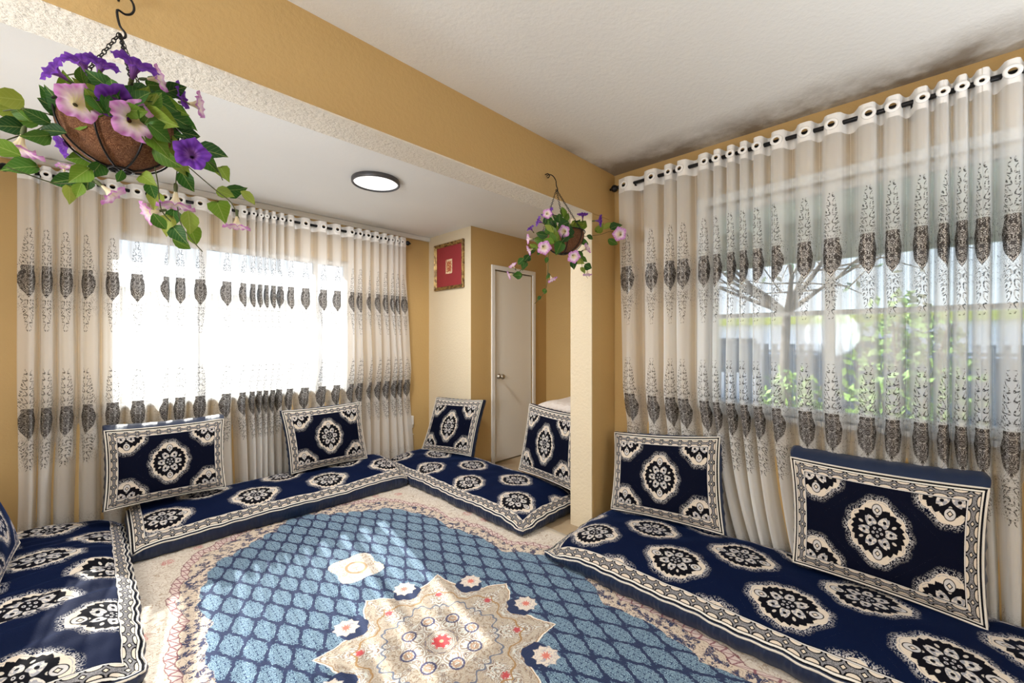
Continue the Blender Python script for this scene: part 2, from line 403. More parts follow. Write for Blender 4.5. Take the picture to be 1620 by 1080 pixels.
# ------------------------------------------------------------------ floor mattresses
def sstep(x): x = max(0, min(1, x)); return x * x * (3 - 2 * x)
def mattress(label, x0, x1, y0, y1, front, ends, hump, edge, seed, tip, ou, ov, wrinkle=0., group=None, L=.47):
    """front: side ('x-','y-') that hangs free; ends: free ends; the rest stands against walls"""
    Lx, Ly = x1 - x0, y1 - y0; cx, cy_ = (x0 + x1) / 2, (y0 + y1) / 2
    root = thing('floor_mattress', label, 'mattress', (cx, cy_, 0.01), group)
    nx, ny = max(12, int(Lx / .022)), max(12, int(Ly / .022))
    free = set([front] + ends)
    def top(px, py):
        dd = {'x-': px - x0, 'x+': x1 - px, 'y-': py - y0, 'y+': y1 - py}
        z = hump
        for k_, d_ in dd.items():
            a = hump - edge if k_ in free else .035
            w = .11 if k_ in free else .03
            z -= a * math.exp(-max(d_, 0) / w)
        n = mnoise.noise(Vector((px * 2.3 + seed, py * 2.3, seed)))
        z += .016 * n + .006 * mnoise.noise(Vector((px * 9, py * 9 + seed, 0)))
        if wrinkle:
            w_ = mnoise.noise(Vector((px * 2.0 + seed, py * 15 - px * 5, 1.7))); z += wrinkle * w_ * min(1, (x1 - px) / .1)
        return max(z, edge * .6)
    def out(px, py):                                   # wavy hem
        ex, ey = px, py
        a = .012 * mnoise.noise(Vector((py * 5, seed, 2))) + .004 * sin(py * 60 + seed)
        b = .012 * mnoise.noise(Vector((px * 5, seed, 5))) + .004 * sin(px * 55 + seed)
        if 'x-' in free: ex -= a * max(0, 1 - (px - x0) / .1)
        if 'x+' in free: ex += a * max(0, 1 - (x1 - px) / .1)
        if 'y-' in free: ey -= b * max(0, 1 - (py - y0) / .1)
        if 'y+' in free: ey += b * max(0, 1 - (y1 - py) / .1)
        return ex, ey
    vs, uv = [], []
    for j in range(ny + 1):
        for i in range(nx + 1):
            px, py = x0 + Lx * i / nx, y0 + Ly * j / ny; ex, ey = out(px, py)
            vs.append((ex - cx, ey - cy_, top(px, py) - .01)); uv.append((px - cx, py - cy_))
    fs = [(j * (nx + 1) + i, j * (nx + 1) + i + 1, (j + 1) * (nx + 1) + i + 1, (j + 1) * (nx + 1) + i) for j in range(ny) for i in range(nx)]
    mat = medallion_fabric('mattress_velvet', Lx, Ly, tip, ou, ov, L, seed=seed)
    link('cover', mesh('cover', vs, fs, uv), mat, root)
    # rim polyline and gathered side
    ring = []
    for i in range(nx): ring.append((x0 + Lx * i / nx, y0, 0, -1))
    for j in range(ny): ring.append((x1, y0 + Ly * j / ny, 1, 0))
    for i in range(nx): ring.append((x1 - Lx * i / nx, y1, 0, 1))
    for j in range(ny): ring.append((x0, y1 - Ly * j / ny, -1, 0))
    top_ring = []; sub = []
    R = len(ring)
    for k_ in range(R):
        a, b = ring[k_], ring[(k_ + 1) % R]
        for s in range(3):
            f = s / 3; px, py = a[0] + (b[0] - a[0]) * f, a[1] + (b[1] - a[1]) * f
            sub.append((px, py, a[2], a[3]))
    vs, fs = [], []; rows = 6
    for r_ in range(rows + 1):
        f = r_ / rows
        for k_, (px, py, nx_, ny_) in enumerate(sub):
            ex, ey = out(px, py); zt = top(px, py) - .004
            g_ = .0045 * sin(k_ * 1.9 + 3 * mnoise.noise(Vector((k_ * .11, seed, f)))) * sin(pi * min(1, f * 1.2)) + .012 * sin(pi * f) - .010 * f
            vs.append((ex + nx_ * g_ - cx, ey + ny_ * g_ - cy_, zt * (1 - f) - .01 * 0 + 0 - .0))
    n_ = len(sub)
    for r_ in range(rows):
        for k_ in range(n_):
            a = r_ * n_ + k_; b = r_ * n_ + (k_ + 1) % n_
            fs.append((a, b, b + n_, a + n_))
    link('gathered_side', mesh('gathered_side', vs, fs), M['satin'], root)
    pts = []
    for k_ in range(0, n_, 3):
        px, py, a, b = sub[k_]; ex, ey = out(px, py)
        pts.append((ex + a * .003 - cx, ey + b * .003 - cy_, top(px, py) - .012))
    MB().tube(pts, .0045, 6, closed=True).build('piping', M['pipe'], root, True)
    return root
mattress('blue medallion floor mattress running under the far window behind the rug', .155, 1.905, 3.15, 3.70, 'y-', [], .205, .095, 1.3, 'h', -.228, -.105, L=.5)
mattress('blue medallion floor mattress beside the closet door, ending at the pillar', 1.925, 2.555, 1.80, 3.66, 'x-', ['y-'], .175, .085, 4.1, 'v', -.16, -.20, L=.52)
mattress('blue medallion floor mattress under the right window, nearest the pillar base', 1.83, 2.52, -1.15, 1.535, 'x-', ['y+'], .19, .085, 7.7, 'v', -.145, .67)
mattress('creased blue floor mattress at the left edge, partly in sunlight', XL + .01, .135, 2.03, 3.68, 'x+', ['y-'], .195, .095, 2.6, 'h', .3175, -.015, wrinkle=.022, L=.48)

# ------------------------------------------------------------------ cushions, built on four front corners
def cushion(label, BL, BR, TR, TL, T, seed, lift=0.):
    BL, BR, TR, TL = map(Vector, (BL, BR, TR, TL))
    base = (BL + BR) / 2
    root = thing('floor_cushion', label, 'cushion', base, 'velvet back cushions')
    nrm = (BR - BL).cross(TL - BL).normalized()          # towards the viewer
    if nrm.dot(Vector((0, 0, 1.27)) - base) < 0: nrm = -nrm
    nx, ny = 36, 28
    Wc, Hc = .67, .51
    def edge_pt(p, q):
        a = (p + 1) / 2; b = (q + 1) / 2
        a2 = .5 + (a - .5) * (1 - .045 * (1 - q * q)); b2 = .5 + (b - .5) * (1 - .05 * (1 - p * p))
        return BL * (1 - a2) * (1 - b2) + BR * a2 * (1 - b2) + TR * a2 * b2 + TL * (1 - a2) * b2
    vs, uv = [], []
    for j in range(ny + 1):
        q = -1 + 2 * j / ny
        for i in range(nx + 1):
            p = -1 + 2 * i / nx
            P = edge_pt(p, q)
            bul = .045 * (max(0, (1 - abs(p) ** 3)) * max(0, (1 - abs(q) ** 3))) ** .6
            bul += .006 * mnoise.noise(Vector((p * 2 + seed, q * 2, seed))) * (1 - p ** 4) * (1 - q ** 4)
            vs.append(P + nrm * bul - base); uv.append((p * Wc / 2, q * Hc / 2))
    fs = [(j * (nx + 1) + i, j * (nx + 1) + i + 1, (j + 1) * (nx + 1) + i + 1, (j + 1) * (nx + 1) + i) for j in range(ny) for i in range(nx)]
    link('cover', mesh('cover', vs, fs, uv), M['cushion'], root)
    rim = [(-1 + 2 * i / nx, -1) for i in range(nx)] + [(1, -1 + 2 * j / ny) for j in range(ny)] + [(1 - 2 * i / nx, 1) for i in range(nx)] + [(-1, 1 - 2 * j / ny) for j in range(ny)]
    vs, fs = [], []; rows = 5; n_ = len(rim)
    for r_ in range(rows + 1):
        f = r_ / rows
        for k_, (p, q) in enumerate(rim):
            P = edge_pt(p, q); o = (P - (BL + BR + TL + TR) / 4)
            bul = .014 * sin(pi * f) + .003 * sin(k_ * 2.1 + 2 * f) * sin(pi * f) + .004 * mnoise.noise(Vector((k_ * .3, f * 2, seed)))
            vs.append(P + o.normalized() * bul - nrm * T * f - base + Vector((0, 0, lift * f * sstep((q + 1) / 2))))
    for r_ in range(rows):
        for k_ in range(n_):
            a = r_ * n_ + k_; b = r_ * n_ + (k_ + 1) % n_; fs.append((a, a + n_, b + n_, b))
    i0 = len(vs)                                        # padded plain back
    for j in range(9):
        for i in range(11):
            p, q = -1 + .2 * i, -1 + .25 * j
            vs.append(edge_pt(p, q) - nrm * (T + .03 * (1 - p ** 4) * (1 - q ** 4)) - base + Vector((0, 0, lift * sstep((q + 1) / 2))))
    fs += [(i0 + j * 11 + i, i0 + (j + 1) * 11 + i, i0 + (j + 1) * 11 + i + 1, i0 + j * 11 + i + 1) for j in range(8) for i in range(10)]
    link('side_band', mesh('side_band', vs, fs), M['satin'], root)
    pts = [edge_pt(p, q) + (edge_pt(p, q) - (BL + BR + TL + TR) / 4).normalized() * .002 - base for p, q in rim]
    MB().tube(pts, .0042, 6, closed=True).build('piping', M['pipe'], root, True)
cushion('blue medallion cushion under the left half of the far window, thick navy top edge', (.049, 3.47, .245), (.652, 3.47, .235), (.655, 3.55, .702), (.050, 3.55, .710), .08, 1, .04)
cushion('blue medallion cushion under the right half of the far window', (1.099, 3.52, .215), (1.722, 3.52, .212), (1.695, 3.60, .705), (1.053, 3.60, .70), .05, 2)
cushion('blue medallion cushion leaning below the framed picture', (2.33, 3.579, .155), (2.46, 2.964, .192), (2.55, 2.90, .703), (2.44, 3.478, .682), .06, 3)
cushion('blue medallion cushion before the closet, half hidden by the pillar', (2.47, 2.355, .20), (2.40, 1.735, .19), (2.50, 1.79, .712), (2.57, 2.325, .729), .07, 4)
cushion('blue medallion cushion by the right window just right of the pillar', (2.37, 1.43, .172), (2.40, .758, .215), (2.50, .81, .715), (2.45, 1.45, .648), .05, 5)
cushion('largest blue medallion cushion at the right window, thick navy top edge', (2.34, .427, .215), (2.34, -.178, .190), (2.41, -.188, .698), (2.42, .452, .689), .10, 6, .06)
cushion('blue medallion cushion cut off at the left edge of the view', (-.29, 2.70, .205), (-.27, 3.36, .205), (-.42, 3.36, .66), (-.44, 2.70, .66), .07, 7)
PLANT1=[
 (-0.049, 1.309, 1.836, 0.058, 'P', 2.62, -0.75, -0.11),
 (-0.015, 1.434, 1.925, 0.075, 'P', 1.92, 0.37, 0.53),
 (0.012, 1.401, 1.918, 0.068, 'P', 1.4, -0.63, -0.19),
 (0.068, 1.324, 1.904, 0.084, 'P', 1.4, -0.33, -0.17),
 (0.036, 1.255, 1.79, 0.075, 'p', 2.25, 0.76, -0.17),
 (0.15, 1.378, 1.903, 0.063, 'P', 0.35, -0.03, -0.39),
 (0.168, 1.255, 1.72, 0.072, 'p', -0.82, -0.2, 0.58),
 (-0.041, 1.454, 1.738, 0.058, 'P', -2.79, -0.0, -0.33),
 (-0.02, 1.255, 1.767, 0.074, 'k', 2.25, 0.45, 0.41),
 (0.066, 1.255, 1.762, 0.086, 'k', 1.02, 0.44, 0.17),
 (0.191, 1.406, 1.909, 0.065, 'K', 0.17, -0.22, 0.19),
 (0.105, 1.345, 1.912, 0.059, 'K', 0.35, 0.43, 0.17),
 (-0.107, 1.347, 1.685, 0.071, 'K', -1.75, 0.24, 0.01),
 (0.023, 1.302, 1.606, 0.057, 'K', -0.7, -0.4, 0.14),
 (0.151, 1.374, 1.636, 0.077, 'K', -1.57, 0.24, 0.32),
 (0.106, 1.356, 1.587, 0.056, 'K', -2.79, 0.38, 0.36),
 (0.282, 1.356, 1.6, 0.063, 'K', -1.57, 0.59, 0.16),
 (-0.048, 1.456, 1.677, 0.03, 'K', 1.57, 0.03, -0.06),
 (-0.122, 1.327, 1.763, 0.055, 'L', 3.34, 0.7, -0.13),
 (-0.134, 1.411, 1.77, 0.054, 'L', 3.27, 0.37, -0.56),
 (-0.106, 1.425, 1.761, 0.044, 'L', 3.16, 0.26, -0.21),
 (-0.131, 1.4, 1.729, 0.047, 'L', 3.5, 0.22, 0.21),
 (-0.126, 1.304, 1.652, 0.05, 'L', -3.46, -0.09, 0.11),
 (-0.086, 1.335, 1.701, 0.042, 'L', -2.81, 0.21, -0.74),
 (-0.111, 1.375, 1.757, 0.038, 'L', 2.59, -0.71, -0.61),
 (-0.056, 1.351, 1.797, 0.052, 'L', 2.26, -0.49, -0.75),
 (-0.058, 1.374, 1.785, 0.053, 'L', 2.67, 0.18, 0.03),
 (-0.028, 1.338, 1.758, 0.058, 'L', 3.51, -0.8, -0.23),
 (-0.06, 1.345, 1.725, 0.045, 'L', -3.25, -0.62, 0.36),
 (-0.042, 1.36, 1.846, 0.042, 'L', 1.78, 0.18, -0.67),
 (0.005, 1.387, 1.864, 0.061, 'L', 1.9, 0.13, 0.54),
 (-0.002, 1.281, 1.781, 0.045, 'L', 2.32, 0.5, 0.1),
 (0.058, 1.258, 1.817, 0.053, 'L', 0.84, 0.15, -0.01),
 (0.095, 1.288, 1.808, 0.078, 'L', 1.23, 0.17, -0.31),
 (0.114, 1.285, 1.804, 0.062, 'L', -0.35, -0.63, -0.01),
 (0.091, 1.271, 1.836, 0.053, 'L', 0.4, 0.21, 0.45),
 (0.146, 1.36, 1.909, 0.053, 'L', 0.55, -0.44, -0.39),
 (0.176, 1.456, 1.879, 0.078, 'L', -0.02, 0.74, 0.48),
 (0.146, 1.395, 1.853, 0.073, 'L', -0.09, 0.77, -0.11),
 (0.112, 1.261, 1.75, 0.053, 'L', -0.36, 0.77, -0.11),
 (0.135, 1.346, 1.756, 0.078, 'L', -0.37, -0.6, 0.07),
 (0.157, 1.371, 1.722, 0.067, 'L', -0.85, 0.45, 0.36),
 (0.212, 1.302, 1.754, 0.067, 'L', -0.2, -0.36, 0.51),
 (0.229, 1.425, 1.766, 0.061, 'L', -0.72, -0.37, -0.58),
 (-0.018, 1.458, 1.714, 0.053, 'L', -2.8, 0.17, -0.14),
 (0.003, 1.403, 1.673, 0.045, 'L', -2.0, 0.39, -0.63),
 (-0.043, 1.422, 1.643, 0.053, 'L', -2.68, 0.05, -0.33),
 (-0.022, 1.347, 1.639, 0.047, 'L', -2.27, -0.06, -0.29),
 (-0.007, 1.419, 1.652, 0.052, 'L', -2.02, -0.74, -0.45),
 (-0.037, 1.373, 1.598, 0.038, 'L', -1.66, 0.62, -0.04),
 (-0.021, 1.302, 1.596, 0.032, 'L', -1.8, -0.12, 0.01),
 (-0.114, 1.413, 1.649, 0.053, 'L', -2.6, -0.03, 0.48),
 (0.042, 1.259, 1.632, 0.028, 'L', -1.75, 0.56, -0.52),
 (0.096, 1.347, 1.661, 0.041, 'L', -0.62, -0.69, 0.37),
 (0.107, 1.411, 1.657, 0.043, 'L', -1.2, -0.34, 0.29),
 (0.116, 1.446, 1.638, 0.044, 'L', -1.63, -0.03, -0.03),
 (0.174, 1.38, 1.691, 0.055, 'L', -0.9, -0.55, 0.02),
 (0.267, 1.43, 1.748, 0.045, 'L', -1.01, -0.43, 0.35),
 (0.266, 1.427, 1.693, 0.048, 'L', -0.32, -0.76, 0.21),
 (0.303, 1.457, 1.719, 0.056, 'L', 0.22, 0.32, -0.73),
 (0.326, 1.435, 1.697, 0.047, 'L', -0.88, 0.23, 0.53),
 (0.256, 1.414, 1.633, 0.065, 'L', -1.2, -0.33, 0.49),
 (0.114, 1.324, 1.559, 0.043, 'L', -1.02, -0.14, -0.57),
 (0.138, 1.4, 1.566, 0.052, 'L', -1.76, -0.63, -0.27),
 (0.171, 1.312, 1.568, 0.055, 'L', -1.55, 0.12, 0.24),
 (0.154, 1.441, 1.599, 0.042, 'L', -1.55, -0.11, -0.36),
 (0.189, 1.396, 1.555, 0.062, 'L', -0.98, 0.7, -0.28),
 (0.152, 1.309, 1.529, 0.046, 'L', -0.79, -0.56, 0.08),
 (0.163, 1.381, 1.522, 0.041, 'L', -0.51, 0.09, 0.07),
 (0.138, 1.342, 1.787, 0.052, 'L', -0.02, -0.39, 0.25),
 (0.076, 1.266, 1.821, 0.047, 'L', 0.52, -0.42, -0.28),
 (0.108, 1.277, 1.73, 0.061, 'L', -0.83, 0.34, 0.12),
 (0.125, 1.314, 1.717, 0.063, 'L', -0.32, -0.65, -0.63),
 (0.014, 1.395, 1.886, 0.05, 'L', 1.61, 0.6, -0.13),
 (0.032, 1.256, 1.819, 0.045, 'L', 2.17, -0.75, 0.22),
 (0.125, 1.309, 1.843, 0.058, 'L', 0.03, 0.72, 0.15),
 (0.022, 1.251, 1.779, 0.049, 'L', 1.54, 0.76, 0.13),
 (-0.074, 1.431, 1.834, 0.036, 'L', 2.2, 0.2, -0.3),
 (-0.082, 1.338, 1.744, 0.04, 'L', 2.76, 0.18, -0.31),
 (0.113, 1.362, 1.907, 0.044, 'L', 0.39, 0.53, 0.11),
 (-0.034, 1.429, 1.85, 0.049, 'L', 2.43, 0.56, -0.08),
 (0.182, 1.395, 1.821, 0.05, 'L', 0.04, 0.38, -0.25),
 (-0.017, 1.316, 1.851, 0.034, 'L', 1.55, -0.48, -0.74),
 (0.089, 1.284, 1.81, 0.051, 'L', 0.67, 0.42, -0.8),
 (0.095, 1.264, 1.809, 0.059, 'L', 1.21, 0.19, -0.2),
 (0.147, 1.374, 1.87, 0.059, 'L', -0.16, -0.55, -0.58),
 (0.003, 1.259, 1.775, 0.055, 'L', 2.21, 0.61, -0.59),
 (0.111, 1.253, 1.779, 0.06, 'L', -0.07, -0.54, -0.4),
 (0.07, 1.252, 1.809, 0.06, 'L', 1.05, -0.75, 0.49),
 (0.095, 1.258, 1.789, 0.056, 'L', 1.08, 0.3, 0.14),
 (0.098, 1.264, 1.815, 0.061, 'L', 1.3, -0.61, 0.14),
 (-0.009, 1.347, 1.837, 0.052, 'L', 2.52, 0.37, -0.57),
 (0.063, 1.25, 1.781, 0.048, 'L', 0.35, -0.43, -0.69),
 (0.01, 1.364, 1.875, 0.051, 'L', 2.66, -0.22, -0.36),
 (0.156, 1.375, 1.841, 0.063, 'L', -0.14, 0.37, 0.21),
 (0.002, 1.248, 1.78, 0.052, 'L', 1.94, 0.28, 0.52),
 (0.076, 1.272, 1.828, 0.054, 'L', 0.97, 0.76, -0.79),
]
PLANT2=[
 (1.548, 1.33, 1.849, 0.052, 'P', 2.76, -0.14, -0.74),
 (1.732, 1.408, 1.946, 0.061, 'P', 2.53, 0.03, -0.31),
 (1.598, 1.335, 1.882, 0.05, 'P', 1.5, 0.64, -0.11),
 (1.639, 1.47, 1.855, 0.045, 'P', 2.15, -0.41, -0.73),
 (1.984, 1.384, 1.977, 0.061, 'P', 1.57, -0.39, -0.23),
 (2.116, 1.369, 1.979, 0.068, 'P', 0.0, -0.74, 0.56),
 (1.959, 1.349, 1.782, 0.06, 'K', 0.52, -0.16, -0.06),
 (1.662, 1.273, 1.813, 0.06, 'k', 0.85, -0.63, -0.04),
 (1.524, 1.285, 1.711, 0.068, 'k', -2.54, 0.57, -0.5),
 (1.466, 1.323, 1.75, 0.047, 'K', 3.14, -0.02, -0.0),
 (1.534, 1.38, 1.718, 0.049, 'K', 3.49, 0.36, 0.48),
 (1.763, 1.285, 1.702, 0.067, 'k', -0.92, 0.52, -0.49),
 (2.223, 1.285, 1.905, 0.081, 'k', -0.16, -0.66, 0.28),
 (1.78, 1.451, 1.613, 0.059, 'K', -1.05, -0.59, -0.69),
 (1.37, 1.359, 1.574, 0.04, 'K', 3.49, -0.11, 0.01),
 (1.993, 1.359, 1.655, 0.053, 'K', -1.57, 0.32, -0.73),
 (1.383, 1.352, 1.61, 0.04, 'K', 2.09, -0.2, -0.66),
 (1.547, 1.285, 1.88, 0.045, 'k', 1.74, 0.4, -0.02),
 (1.904, 1.463, 2.002, 0.06, 'L', 1.65, 0.42, 0.0),
 (1.995, 1.391, 1.937, 0.072, 'L', 1.04, 0.25, 0.54),
 (1.608, 1.299, 1.843, 0.057, 'L', 2.23, -0.37, 0.34),
 (1.562, 1.285, 1.815, 0.061, 'L', 1.73, -0.69, -0.56),
 (1.6, 1.362, 1.802, 0.063, 'L', 3.07, -0.34, -0.71),
 (1.658, 1.442, 1.797, 0.06, 'L', 3.22, -0.76, -0.73),
 (1.55, 1.275, 1.744, 0.055, 'L', -3.22, 0.58, 0.53),
 (1.648, 1.294, 1.729, 0.068, 'L', -2.02, -0.11, -0.29),
 (1.67, 1.283, 1.852, 0.063, 'L', 0.65, 0.14, 0.36),
 (1.946, 1.436, 1.918, 0.072, 'L', 0.24, 0.05, -0.56),
 (1.973, 1.434, 1.941, 0.067, 'L', 0.73, 0.7, 0.31),
 (1.878, 1.339, 1.855, 0.063, 'L', 0.1, 0.66, -0.15),
 (1.993, 1.389, 1.834, 0.066, 'L', -0.16, 0.43, 0.51),
 (2.197, 1.405, 1.96, 0.064, 'L', 0.96, 0.15, -0.66),
 (2.365, 1.45, 2.01, 0.075, 'L', 0.17, -0.72, 0.57),
 (2.255, 1.325, 1.964, 0.07, 'L', 0.35, -0.03, 0.43),
 (2.307, 1.383, 1.889, 0.066, 'L', -0.42, -0.36, -0.52),
 (1.929, 1.41, 1.696, 0.053, 'L', -1.26, 0.4, -0.46),
 (1.949, 1.376, 1.756, 0.047, 'L', -0.94, 0.77, 0.38),
 (2.062, 1.456, 1.742, 0.056, 'L', -0.62, -0.16, -0.6),
 (2.097, 1.453, 1.762, 0.05, 'L', -0.65, -0.74, -0.56),
 (1.971, 1.336, 1.682, 0.053, 'L', -0.44, 0.64, -0.52),
 (2.076, 1.448, 1.69, 0.044, 'L', -1.15, 0.29, 0.41),
 (1.545, 1.42, 1.68, 0.047, 'L', -2.21, -0.2, -0.79),
 (1.484, 1.402, 1.657, 0.046, 'L', -2.52, -0.5, -0.26),
 (1.424, 1.371, 1.578, 0.045, 'L', -3.12, -0.3, -0.26),
 (1.561, 1.396, 1.715, 0.042, 'L', -2.46, -0.16, 0.58),
 (1.678, 1.45, 1.74, 0.039, 'L', -2.04, 0.31, 0.14),
 (1.688, 1.406, 1.692, 0.033, 'L', -1.73, -0.22, 0.03),
 (1.699, 1.429, 1.527, 0.033, 'L', -1.82, -0.35, -0.69),
 (1.543, 1.334, 1.475, 0.026, 'L', -2.11, 0.13, 0.26),
 (1.727, 1.434, 1.609, 0.028, 'L', -2.16, 0.69, -0.42),
 (2.131, 1.435, 1.895, 0.044, 'L', -0.5, 0.41, 0.14),
 (1.852, 1.473, 1.961, 0.059, 'L', 2.27, 0.3, 0.37),
 (1.907, 1.438, 1.965, 0.053, 'L', 1.4, -0.47, -0.08),
 (1.673, 1.306, 1.841, 0.048, 'L', 1.16, 0.76, -0.04),
 (1.561, 1.383, 1.738, 0.047, 'L', -3.59, -0.18, -0.55),
 (1.526, 1.424, 1.643, 0.047, 'L', -1.97, 0.66, 0.06),
 (1.659, 1.382, 1.884, 0.064, 'L', 1.61, 0.3, -0.03),
 (1.987, 1.434, 1.944, 0.074, 'L', 0.59, 0.62, -0.5),
 (1.866, 1.369, 1.883, 0.071, 'L', 0.39, 0.2, 0.46),
 (1.623, 1.347, 1.88, 0.05, 'L', 2.28, 0.43, -0.49),
 (1.548, 1.273, 1.805, 0.055, 'L', 2.37, 0.53, 0.43),
 (1.611, 1.299, 1.835, 0.05, 'L', 1.85, -0.12, -0.06),
 (1.638, 1.306, 1.784, 0.061, 'L', 2.24, -0.35, 0.05),
 (1.755, 1.309, 1.816, 0.052, 'L', 0.02, -0.75, -0.64),
 (1.601, 1.293, 1.838, 0.046, 'L', 2.1, -0.51, -0.53),
 (1.867, 1.415, 1.918, 0.057, 'L', 1.39, 0.3, 0.22),
 (1.87, 1.33, 1.889, 0.057, 'L', 0.59, 0.54, 0.54),
 (1.878, 1.371, 1.902, 0.066, 'L', 1.28, 0.23, 0.5),
 (1.681, 1.279, 1.787, 0.06, 'L', 0.72, 0.55, -0.13),
 (1.879, 1.336, 1.897, 0.057, 'L', 0.22, -0.55, -0.67),
 (1.584, 1.276, 1.801, 0.048, 'L', 2.29, -0.63, 0.26),
 (1.744, 1.299, 1.842, 0.06, 'L', 1.25, 0.49, 0.2),
 (2.036, 1.468, 1.94, 0.063, 'L', 1.28, 0.2, 0.55),
 (1.573, 1.274, 1.773, 0.054, 'L', 2.07, -0.7, -0.51),
 (1.597, 1.285, 1.791, 0.059, 'L', 2.22, 0.29, 0.24),
 (1.878, 1.333, 1.865, 0.052, 'L', 0.29, 0.07, -0.27),
 (1.71, 1.339, 1.904, 0.049, 'L', 1.71, -0.2, 0.16),
 (1.812, 1.399, 1.917, 0.063, 'L', 2.07, 0.71, -0.7),
]
VINES1= [[(0.003, 1.396, 1.799), (-0.038, 1.393, 1.775), (-0.07, 1.368, 1.767), (-0.101, 1.357, 1.762), (-0.133, 1.379, 1.753)], [(-0.066, 1.371, 1.756), (-0.086, 1.394, 1.736), (-0.114, 1.405, 1.716), (-0.137, 1.373, 1.683)], [(0.134, 1.367, 1.757), (0.18, 1.38, 1.726), (0.238, 1.392, 1.686), (0.276, 1.397, 1.661), (0.293, 1.385, 1.617)], [(0.143, 1.368, 1.752), (0.154, 1.37, 1.732), (0.154, 1.401, 1.666), (0.161, 1.381, 1.58), (0.177, 1.353, 1.537), (0.207, 1.375, 1.507)], [(0.109, 1.364, 1.701), (0.117, 1.39, 1.67), (0.12, 1.354, 1.598), (0.14, 1.366, 1.573)], [(0.003, 1.356, 1.66), (-0.017, 1.379, 1.638), (-0.058, 1.409, 1.628), (-0.099, 1.382, 1.629), (-0.128, 1.373, 1.634)], [(0.144, 1.406, 1.807), (0.19, 1.356, 1.756), (0.234, 1.371, 1.745), (0.257, 1.399, 1.719)], [(0.045, 1.35, 1.82), (0.014, 1.396, 1.886), (-0.007, 1.372, 1.888), (-0.046, 1.351, 1.854)], [(0.086, 1.365, 1.834), (0.116, 1.377, 1.907), (0.147, 1.373, 1.902), (0.181, 1.381, 1.895)], [(0.079, 1.353, 1.819), (0.089, 1.363, 1.874), (0.073, 1.408, 1.934)], [(-0.007, 1.377, 1.641), (0.008, 1.378, 1.635), (0.022, 1.355, 1.62)]]
VINES2= [[(1.885, 1.387, 1.844), (2.067, 1.427, 1.887), (2.213, 1.411, 1.922), (2.306, 1.4, 1.956), (2.36, 1.373, 1.949)], [(1.647, 1.394, 1.77), (1.584, 1.417, 1.715), (1.505, 1.396, 1.637), (1.447, 1.406, 1.582)], [(1.725, 1.424, 1.737), (1.702, 1.409, 1.681), (1.701, 1.408, 1.613)], [(1.657, 1.372, 1.67), (1.651, 1.371, 1.587), (1.684, 1.416, 1.525), (1.579, 1.395, 1.453)], [(1.934, 1.422, 1.804), (2.01, 1.42, 1.771), (2.044, 1.425, 1.683), (2.049, 1.393, 1.631)], [(1.826, 1.43, 1.841), (1.736, 1.415, 1.908), (1.714, 1.424, 1.939)], [(1.845, 1.379, 1.853), (1.988, 1.417, 1.922), (2.001, 1.395, 1.972)]]

